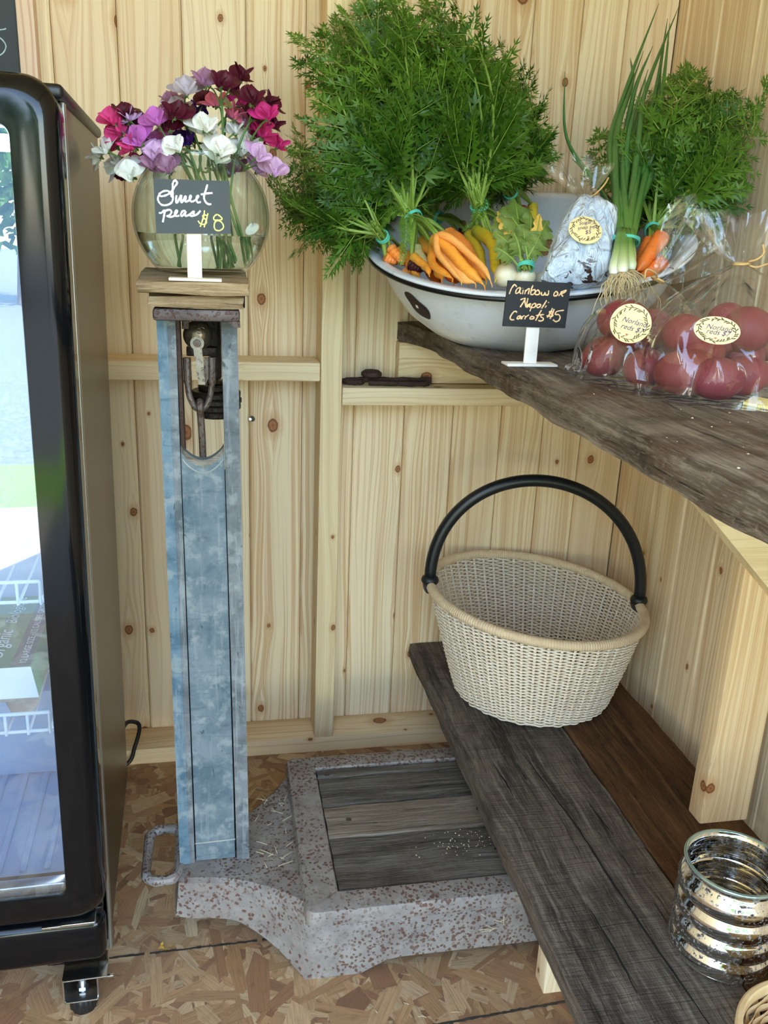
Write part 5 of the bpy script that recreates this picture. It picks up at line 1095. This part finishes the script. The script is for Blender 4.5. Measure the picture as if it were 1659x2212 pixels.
# spring onions
on = thing('spring_onion_bunch', 'tall bunch of spring onions with white roots hanging over the basin rim', 'spring onions', BANDS['H'])
hb = Vector(BANDS['H'])
bulbs = [Vector(b[0]) for b in BULB]
for i, (b, r_) in enumerate(BULB):
    b = Vector(b); m = MB(); up = (hb + Vector(((i - 1.5) * .006, 0, .012)) - b); P = [b + up * t for t in (-.12, -.06, .02, .15, .35, .6, .85, 1.05)]
    m.tube(P, [r_ * q for q in (.45, .85, 1.0, .95, .82, .74, .70, .66)], 14); bo = m.build('onion', ONION, on, smooth=180)
    m = MB(); rr = random.Random(i + 9)
    for k in range(42):
        p = b - up * .12 + Vector((rr.uniform(-1, 1), rr.uniform(-1, 1), 0)) * r_ * .5; far = rr.random() < (.26 if i < 3 else .08)
        l = rr.uniform(.045, .085) if far else rr.uniform(.008, .026); a = rr.uniform(-1.1, .9); q = [p]; cur = p.copy(); nst = 7
        for s_ in range(nst):
            f = (s_ + 1) / nst; st_ = Vector((sin(a) * .9 * (1 - f) + rr.uniform(-.55, .55), -1.0 * (1 - f) ** 1.5 + rr.uniform(-.25, .2) * (1 - f), -.25 - 1.1 * f)) * ((l + .02) / nst)
            cur = cur + st_; q.append(cur.copy())
        m.tube(catmull(q, 2), [lerp(.00085, .0004, t / (nst * 2)) for t in range(nst * 2 + 1)], 4)
    m.build('roots', ROOTM, bo, smooth=180)
rubber(on, hb, (.12, .35, 1), .0205, 1)
for i, L in enumerate(ONION_L):
    rr = random.Random(i + 70); a = ((i * 5) % 14) / 14 * 2 * pi; b0 = hb + Vector((.0095 * cos(a), .0095 * sin(a), -.004))
    m = MB(); P = catmull([b0 - Vector((0, .01, .03)), b0] + [Vector(p) for p in L[1:]], 8); n = len(P)
    m.tube(P, [lerp(.0052, .0062, min(1, k / n * 3)) * (1 - (k / (n - 1)) ** 3 * .93) * (1.0 if i < 12 else .75) for k in range(n)], 10); m.build('onion_leaf', ONION, on, smooth=180)

# ------------------------------------------------------------------ labels, ties, clear bags
def sticker(root, pos, nrm, up, rx_, ry_, lines, seed):
    pos = Vector(pos); N = Vector(nrm).normalized(); Y = Vector(up); Y = (Y - N * Y.dot(N)).normalized(); X = Y.cross(N)
    def q(u, v, d=0.0): return pos + X * u * rx_ + Y * v * ry_ + N * (d - .0022 * (u * u + v * v))
    m = MB(); vs = [q(0, 0)]; 
    for j in range(1, 6): vs += [q(j / 5 * cos(2 * pi * k / 40), j / 5 * sin(2 * pi * k / 40)) for k in range(40)]
    fs = [(0, 1 + k, 1 + (k + 1) % 40) for k in range(40)] + [(1 + (j - 1) * 40 + k, 1 + (j - 1) * 40 + (k + 1) % 40, 1 + j * 40 + (k + 1) % 40, 1 + j * 40 + k) for j in range(1, 5) for k in range(40)]
    m.add(vs, fs); lb = m.build('round_label', LABEL, root, smooth=180)
    m = MB(); r = random.Random(seed); w_ = .00032
    for a0, a1 in ((-.3, 2.0), (2.15, 4.3), (4.4, 5.9)): m.tube([q(.80 * cos(a), .80 * sin(a), .0004) for a in (lerp(a0, a1, k / 20) for k in range(21))], w_, 4)
    for k in range(34):
        a = 2 * pi * k / 34 + r.uniform(-.05, .05); s_ = r.choice((-1, 1)); c = q(.80 * cos(a), .80 * sin(a), .0004); e = q((.80 + s_ * .10) * cos(a + .14), (.80 + s_ * .10) * sin(a + .14), .0004); e2 = q((.80 + s_ * .15) * cos(a + .20), (.80 + s_ * .15) * sin(a + .20), .0004)
        m.tube([c, e, e2], [w_ * .7, w_ * 2.0, w_ * .4], 4)
    m.build('wreath', INK, lb, smooth=180)
    m = MB()
    for v in (.30, -.05, -.40): m.tube([q(-.56, v, .0003), q(.56, v, .0003)], .00022, 4)
    m.build('ruled_lines', LINEINK, lb, smooth=180)
    for (txt, u0, v0, sz) in lines: text_mesh(txt, sz / rx_, lambda a, b, u0=u0, v0=v0: q(u0 + a, v0 + b * rx_ / ry_, .0006), 'handwriting', PEN, lb, .35)
    m = MB(); m.add([q(a, b, .0006) for a, b in ((0, -.66), (.06, -.58), (.045, -.53), (.0, -.56), (-.045, -.53), (-.06, -.58))], [(0, 1, 2, 3, 4, 5)]); m.build('heart', HEART, lb, smooth=None)
def twist(root, c, ax, r_, tails):
    c = Vector(c); ax = Vector(ax).normalized(); X = ax.orthogonal().normalized(); Y = ax.cross(X); m = MB()
    m.tube([c + X * r_ * cos(a) + Y * r_ * sin(a) for a in (2 * pi * k / 20 for k in range(20))], .0016, 6, closed=True)
    for tl in tails: m.tube(catmull([c + (Vector(tl[0]) - c).normalized() * r_] + [Vector(p) for p in tl], 4), .0013, 6)
    return m.build('twist_tie', TWIST, root, smooth=180)
def clear_bag(root, base, rx_, ry_, z0, neck, flare, fr_, seed, bulge=1.0):
    r = random.Random(seed); neck = Vector(neck); base = Vector(base); ph = [r.uniform(0, 6) for _ in range(6)]
    def body(u, v):
        a = 2 * pi * u; t = v; c = Vector((lerp(base.x, neck.x, t ** 1.6), lerp(base.y, neck.y, t ** 1.6), lerp(z0, neck.z, t)))
        s_ = (1.0 if t < .28 else (cos((t - .28) / .72 * pi / 2) ** .85)); s_ = max(s_, .0); k = .006 + s_
        cr = 1 + .05 * sin(a * 3 + ph[0] + t * 4) + .035 * sin(a * 7 + ph[1] - t * 7) + .03 * sin(a * 12 + ph[2] + t * 3) * (t + .3) + .10 * t * sin(a * 16 + ph[3]) * (1 - abs(2 * t - 1.2)) 
        if t < .10: cr *= 1.03 + .05 * sin(a * 4 + ph[4])
        p = c + Vector((cos(a) * (rx_ * s_ * cr + .005), sin(a) * (ry_ * s_ * cr + .005), 0))
        p.z += .006 * sin(a * 5 + ph[5]) * t * (1 - t) * 4; p.z = max(p.z, z0); return p
    m = MB(); m.grid(body, 96, 40, cu=True)
    m.add([body(k / 96, 0) for k in range(96)], [tuple(range(96))])
    F_ = Vector(flare); X = F_.normalized().cross(Vector((0, 1, .2))).normalized(); Y = X.cross(F_.normalized())
    def fl(u, v):
        a = 2 * pi * u; g = v ** .75; w = .007 + fr_ * g * (1 + .20 * sin(a * 9 + ph[1]) + .12 * sin(a * 15 + ph[2]) + .10 * sin(a * 2 + ph[0]))
        return neck + F_ * (v * (1 + .10 * sin(a * 4 + ph[3]) + .06 * sin(a * 11))) + X * cos(a) * w + Y * sin(a) * w * .42
    m.grid(fl, 96, 20, cu=True)
    return m.build('bag_film', CELLO, root, smooth=40, recalc=False)
N1 = (-.46, -.80, .12)
b1 = thing('potato_bag', 'left clear bag of red potatoes tied at the neck, right of the carrot sign', 'bag of potatoes', (-.362, -.735, ZS))
clear_bag(b1, (-.362, -.735, 0), .083, .086, ZS + .001, (-.3468, -.725, 1.0987), (.056, .004, .068), .042, 3)
sticker(b1, (-.4225, -.816, 1.0508), N1, (.24, 0, 1), .0245, .0235, [('Norland', -.46, .0, .0088), ('reds $7', -.42, -.34, .0088)], 5)
twist(b1, (-.3468, -.725, 1.0987), (.4, 0, .9), .0085, [[(-.362, -.745, 1.108), (-.378, -.752, 1.112), (-.379, -.752, 1.100)]])
b2 = thing('potato_bag', 'right clear bag of red potatoes with a tall crumpled neck', 'bag of potatoes', (-.295, -.845, ZS))
clear_bag(b2, (-.298, -.845, 0), .112, .090, ZS + .001, (-.300, -.835, 1.1250), (-.006, .0, .058), .055, 8)
sticker(b2, (-.3790, -.935, 1.0570), (-.40, -.86, .25), (.10, 0, 1), .0245, .0150, [('Norland', -.50, .0, .0080), ('reds $7', -.46, -.34, .0080)], 6)
twist(b2, (-.300, -.835, 1.1250), (-.1, 0, 1), .0085, [[(-.290, -.85, 1.131), (-.284, -.852, 1.138), (-.287, -.852, 1.148)], [(-.285, -.845, 1.122), (-.270, -.845, 1.127)]])
def potato_mesh(seed):
    r = random.Random(seed); bm = bmesh.new(); bmesh.ops.create_icosphere(bm, subdivisions=4, radius=1.0); ax = (r.uniform(1.05, 1.28), r.uniform(.92, 1.02), r.uniform(.86, .98)); ph = r.uniform(0, 9)
    eyes = [Vector((r.uniform(-1, 1), r.uniform(-1, 1), r.uniform(-1, 1))).normalized() for _ in range(6)]
    for v in bm.verts:
        p = v.co.normalized(); k = 1 + .06 * wob3(p, 2.1, ph) + .02 * wob3(p, 5.3, ph)
        for e in eyes: k -= .05 * exp(-((p - e).length / .12) ** 2)
        v.co = Vector((p.x * ax[0], p.y * ax[1], p.z * ax[2])) * k
    me = bpy.data.meshes.new('potato'); bm.to_mesh(me); bm.free(); me.materials.append(POTATO); me.polygons.foreach_set('use_smooth', [True] * len(me.polygons)); return me
PM = [potato_mesh(i) for i in range(4)]
L1 = ['red potato at the front left bottom of the left bag', 'red potato at the front right bottom of the left bag', 'red potato low at the right rear of the left bag', 'red potato at the upper left of the left bag, behind its label', 'red potato under the label of the left bag', 'red potato at the upper right of the left bag']
L2 = ['red potato at the bottom left of the right bag', 'red potato at the bottom front of the right bag, catching the light', 'red potato at the bottom right of the right bag', 'tan red potato at the upper left of the right bag', 'red potato in the middle of the right bag, under its label', 'red potato stacked over the bottom right one in the right bag',
      'red potato behind the label of the right bag', 'large red potato at the top right of the right bag', 'red potato at the far right rear of the right bag', 'red potato peeking above the label of the right bag']
k = 0
for lst, lab, grp in ((POT1, L1, 'potatoes in the left bag'), (POT2, L2, 'potatoes in the right bag')):
    for (c, r_), l_ in zip(lst, lab):
        o = bpy.data.objects.new('potato', PM[k % 4]); COL.objects.link(o); o.location = (c[0], c[1], max(c[2], ZS + .0025 + r_ * .9)); o.scale = (r_ * .93,) * 3; o.rotation_euler = (R.uniform(-.3, .3), R.uniform(-.4, .4), R.uniform(-.7, .7)); tag(o, l_, 'potato', grp); k += 1

# opaque white bag of sugar snap peas
sn = thing('pea_bag', 'white plastic bag of sugar snap peas with a round label, in the basin', 'bag of peas', tuple(SNAP[11]))
N = Vector(SNAPN); poly = [Vector(p) for p in SNAP]; cen_ = sum(poly, Vector()) / len(poly); m = MB(); nb = []
ct = catmull(poly + [poly[0]], 5)[:-1]; n = len(ct); vs = [cen_ + N * .034]
def crump(p): return .0050 * abs(wob3(p, 60, 1)) + .0045 * abs(wob3(p, 115, 2)) + .0060 * abs(sin((p - Vector(SNAPNECK)).length * 3 + math.atan2((p - Vector(SNAPNECK)).x, -(p - Vector(SNAPNECK)).z) * 11)) 
for sgn in (1, -1):
    for j in range(1, 13):
        f = j / 12
        for q in ct:
            p = cen_.lerp(q, f); h = .034 * sqrt(max(0, 1 - f ** 2.6)); vs.append(p + N * sgn * (h + (crump(p) - .002) * (1 if f < .97 else 0)))
vs.append(cen_ - N * .034); fs = []
for g in range(2):
    o0 = 1 + g * 12 * n; apex = 0 if g == 0 else len(vs) - 1
    fs += [(apex, o0 + k, o0 + (k + 1) % n) for k in range(n)]
    for j in range(11): fs += [(o0 + j * n + k, o0 + j * n + (k + 1) % n, o0 + (j + 1) * n + (k + 1) % n, o0 + (j + 1) * n + k) for k in range(n)]
m.add(vs, fs); m.build('bag_body', SNAPM, sn, smooth=50)
nk_ = Vector(SNAPNECK); m = MB(); rr = random.Random(4)
def sfl(u, v):
    a = 2 * pi * u; A = Vector((-.18, .30, .94)).normalized(); X = Vector((1, .1, 0)).normalized(); w = .006 + .046 * v ** .8 * (1 + .22 * sin(a * 8 + 1) + .12 * sin(a * 13)); Y = A.cross(X)
    return nk_ + A * (.050 * v * (1 + .18 * sin(a * 3 + 1))) + X * cos(a) * w + Y * sin(a) * w * .55
m.grid(sfl, 80, 16, cu=True)
def sbody(u, v):
    a = 2 * pi * u; q = ct[int(u * n) % n]; return nk_.lerp(cen_.lerp(q, 1.10), v * .75) + N * (.02 * v * (1 if True else 0)) * sin(a * 9) * .4 + N * .012 * v
m.build('clear_top', CELLO, sn, smooth=40, recalc=False)
twist(sn, SNAPNECK, (-.1, .3, .9), .0085, [[tuple(nk_ + Vector((.012, -.012, .006))), tuple(nk_ + Vector((.024, -.014, .020))), tuple(nk_ + Vector((.030, -.012, .030)))]])
sticker(sn, tuple(Vector(SNAPST) + N * .0135), SNAPN, (-.15, 0, 1), .0240, .0240, [('Sugar', -.32, .34, .0088), ('snap peas', -.50, .0, .0084), ('$5', -.14, -.36, .0088)], 9)

# yellow cards at the right edge of the shelf
A_, B_ = Vector((-.311, -.902, ZS)), Vector((-.277, -.863, ZS)); D_ = Vector((.48, -.877, 0)) * .11
m = MB()
for k in range(3): m.prism([A_ + Vector((0, 0, .0012 * k)), B_ + Vector((.002 * k, 0, .0012 * k)), B_ + D_ + Vector((0, 0, .0012 * k)), A_ + D_ + Vector((.001 * k, 0, .0012 * k))], (0, 0, .0002), (0, 0, .0013))
tag(m.build('paper_card', NOTE, smooth=None), 'stack of pale yellow cards at the right edge of the shelf', 'paper')

# ------------------------------------------------------------------ wicker basket on the bench
kb = thing('wicker_basket', 'oval pale wicker basket with a black arched handle on the low bench', 'basket', (-.274, -.242, ZN))
KB = Vector((-.274, -.242, 0))
def wall_p(a, v, off=0.0):
    r = lerp(.160, .2185, v ** .92) + off; c = Vector((KB.x - .021 * 0 + lerp(.008, 0, v), KB.y, 0)); z = lerp(ZN + .006, .4365, v)
    return Vector((c.x + r * cos(a), c.y + r * sin(a), z + v * .2185 * (-.088 * cos(a) + .030 * sin(a))))
NS, ROWS = 54, 56
m = MB()
for j in range(ROWS):
    v = (j + .5) / ROWS; P = []; nn = NS * 6
    for k in range(nn):
        a = 2 * pi * k / nn; P.append(wall_p(a, v, .0040 * sin(NS / 2 * a + pi * (j % 2)) + .0006 * sin(a * 11 + j)))
    m.tube(P, .00165 + .00015 * hsh(j, 3), 5, closed=True)
m.build('woven_wall', WICK, kb, smooth=180)
m = MB()
for k in range(NS):
    a = 2 * pi * (k + .5) / NS
    for d in (-.006, .006): m.tube([wall_p(a + d, t / 8) for t in range(9)], .0016, 5)
m.build('stakes', WICK, kb, smooth=180)
m = MB(); m.lathe([(0, ZN + .0012), (.150, ZN + .0012), (.158, ZN + .004), (.158, ZN + .009), (0, ZN + .007)], 64, Matrix.Translation((KB.x + .008, KB.y, 0)))
for k in range(14): r_ = .012 + k * .0105; m.tube([(KB.x + .008 + r_ * cos(t), KB.y + r_ * sin(t), ZN + .0088) for t in (2 * pi * q / 60 for q in range(60))], .0022, 5, closed=True)
m.build('woven_base', WICK, kb, smooth=60)
m = MB(); nn = 1080; vs = []; fs = []; q = 10
for k in range(nn):
    a = 2 * pi * k / nn; c = wall_p(a, 1.0, .0025) + Vector((0, 0, .004)); Rr = Vector((cos(a), sin(a), 0)); rr_ = .0098 * (1 + .11 * abs(sin(k * pi / 4)) - .06)
    for t in range(q): b = 2 * pi * t / q; vs.append(c + Rr * cos(b) * rr_ + Vector((0, 0, sin(b) * rr_)))
for k in range(nn):
    for t in range(q): fs.append((k * q + t, k * q + (t + 1) % q, ((k + 1) % nn) * q + (t + 1) % q, ((k + 1) % nn) * q + t))
m.add(vs, fs); m.build('wrapped_rim', WICKR, kb, smooth=60)
e1 = wall_p(pi - .14, 1, .004); e2 = wall_p(-.10, 1, .004); mid = (e1 + e2) / 2; hv = (e2 - e1) / 2
m = MB(); P = [mid - hv * cos(pi * k / 48) + Vector((0, 0, .016 + .232 * sin(pi * k / 48) ** .92)) for k in range(49)]
m.tube(P, .0123, 16); hd = m.build('handle', BLK2, kb, smooth=180)
for e, P2 in ((e1, P[2]), (e2, P[-3])):
    m = MB(); d = (P2 - e).normalized(); m.tube([e + d * .006, e + d * .010, e + d * .014, e + d * .019, e + d * .022], [.0150, .0178, .0182, .0165, .0130], 20); s_ = Vector((-e.y + KB.y, e.x - KB.x, 0)).normalized()
    m.tube([e - s_ * .016, e - s_ * .006, e + s_ * .006, e + s_ * .016], [.0118, .0132, .0132, .0118], 16); m.build('collar', RUBBER, hd, smooth=50)

# ------------------------------------------------------------------ ribbed mercury glass jar
jr = thing('mercury_glass_jar', 'ribbed silvery mercury glass jar on the bench in front of the upright post', 'jar', (-.253, -.969, ZN))
z0 = ZN + .0015
outp = [(0, z0), (.056, z0), (.0605, z0 + .002), (.064, z0 + .008)]
zz0, zz1, nr = z0 + .008, z0 + .130, 4
for i in range(nr):
    for k in range(0, 11):
        t = k / 10; outp.append((.0618 + .0076 * (sin(pi * min(.97, max(.03, t))) ** .55), lerp(zz0, zz1, (i + t) / nr) - .0001 * (k == 10)))
outp += [(.0605, zz1 + .004), (.0600, zz1 + .008), (.0612, zz1 + .011), (.0645, zz1 + .0135), (.0655, zz1 + .016), (.0640, zz1 + .0185), (.0615, zz1 + .0175)]
inp = [(.0585, zz1 + .012), (.0575, zz1 + .004)]
for i in range(nr - 1, -1, -1):
    for k in range(8, -1, -1): t = k / 8; inp.append((.0588 + .0072 * (sin(pi * min(.95, max(.05, t))) ** .6), lerp(zz0, zz1, (i + t) / nr)))
inp += [(.055, z0 + .006), (0, z0 + .005)]
m = MB(); m.lathe(outp + inp, 80, Matrix.Translation((-.253, -.969, 0))); m.build('silvered_body', MERC, jr, smooth=70)
m = MB(); m.tube([(-.253 + .0636 * cos(t), -.969 + .0636 * sin(t), zz1 + .0165) for t in (2 * pi * q / 72 for q in range(72))], .0026, 10, closed=True); m.build('glass_lip', plain('greenish_glass_lip', '9FB4AC', .08, .6, spec=.8), jr, smooth=180)

# shallow bamboo basket, only its rim in the picture
kc = Vector((-.262, -1.190, 0)); sb = thing('bamboo_basket', 'shallow bamboo strip basket at the bottom right corner of the photo', 'basket', (kc.x, kc.y, ZN))
m = MB()
for j in range(6):
    v = (j + .5) / 6; m_ = []
    for k in range(96): a = 2 * pi * k / 96; r_ = lerp(.070, .094, v) + .0016 * sin(12 * a + pi * j); m_.append((kc.x + r_ * cos(a), kc.y + r_ * sin(a), lerp(.262, .292, v)))
    vs = []
    for (x, y, z) in m_: vs += [(x, y, z - .0055), (x, y, z + .0055)]
    m.add(vs, [(2 * k, 2 * ((k + 1) % 96), 2 * ((k + 1) % 96) + 1, 2 * k + 1) for k in range(96)])
for k in range(24):
    a = 2 * pi * (k + .5) / 24; T = Vector((-sin(a), cos(a), 0)) * .0045; p0 = Vector((kc.x + .069 * cos(a), kc.y + .069 * sin(a), ZN + .002)); p1 = Vector((kc.x + .094 * cos(a), kc.y + .094 * sin(a), .295)); m.quad(p0 - T, p0 + T, p1 + T, p1 - T)
m.build('woven_strips', BAMB, sb, smooth=None)
m = MB(); m.lathe([(0, ZN + .001), (.068, ZN + .001), (.071, ZN + .004), (.075, .264), (0, .262)], 48, Matrix.Translation((kc.x, kc.y, 0))); m.build('base', BAMB, sb)
m = MB(); m.lathe([(.0905, .288), (.0985, .288), (.0990, .301), (.0965, .303), (.0920, .303), (.0905, .301), (.0905, .288)], 96, Matrix.Translation((kc.x, kc.y, 0)), cap=False); m.build('rim_hoop', BAMB, sb)

# ------------------------------------------------------------------ litter
m = MB(); r = random.Random(5)
for k in range(46):
    if k < 24: c = Vector((r.uniform(-.86, -.80), r.uniform(-.62, -.42), .1335)); L = r.uniform(.008, .026)
    elif k < 34: c = Vector((r.uniform(-.52, -.47), -.7275 - .001 * r.random(), r.uniform(.06, .10))); L = r.uniform(.008, .022)
    else: c = Vector((r.uniform(-1.05, -.5), r.uniform(-.95, -.76), .0024)); L = r.uniform(.006, .016)
    a = r.uniform(0, pi); d = Vector((cos(a), sin(a) * (1 if not 24 <= k < 34 else .1), .25 if k < 24 else (sin(a) if k < 34 else 0))) * L / 2
    m.tube([c - d, c + Vector((0, 0, .0006)), c + d], .0006, 4)
o = m.build('straw_scraps', STRAW, smooth=180); o['kind'] = 'stuff'; tag(o, 'scraps of dry straw caught on the rusty scale base and floor', 'straw')
m = MB()
for k in range(95):
    x = r.gauss(-.52, .035); y = r.gauss(-.615, .022)
    if k > 70: x, y = r.uniform(-.50, -.28), r.uniform(-1.2, -.62)
    zz = .1485 if k <= 70 else ZS
    if k <= 70 and not (-.735 < x < -.44 and -.698 < y < -.58): continue
    s_ = r.uniform(.0004, .0010); m.box((x - s_, y - s_, zz), (x + s_, y + s_ * .7, zz + s_))
o = m.build('crumbs', CRUMB, smooth=None); o['kind'] = 'stuff'; tag(o, 'pale crumbs scattered on the scale deck boards and the shelf', 'crumbs')
m = MB()
for k in range(5):
    a = k * 1.3; c = Vector((-1.03 + .006 * k, -.627 + .003 * sin(k * 2), .003)); d = Vector((cos(a), sin(a), .3)) * .009; s_ = Vector((-sin(a), cos(a), 0)) * .003; m.quad(c, c + d * .5 + s_, c + d, c + d * .5 - s_)
tag(m.build('fallen_leaf', YELLEAF, smooth=None), 'tiny yellow green fallen sprig on the floor left of the scale base', 'leaf')
bpy.context.view_layer.update()
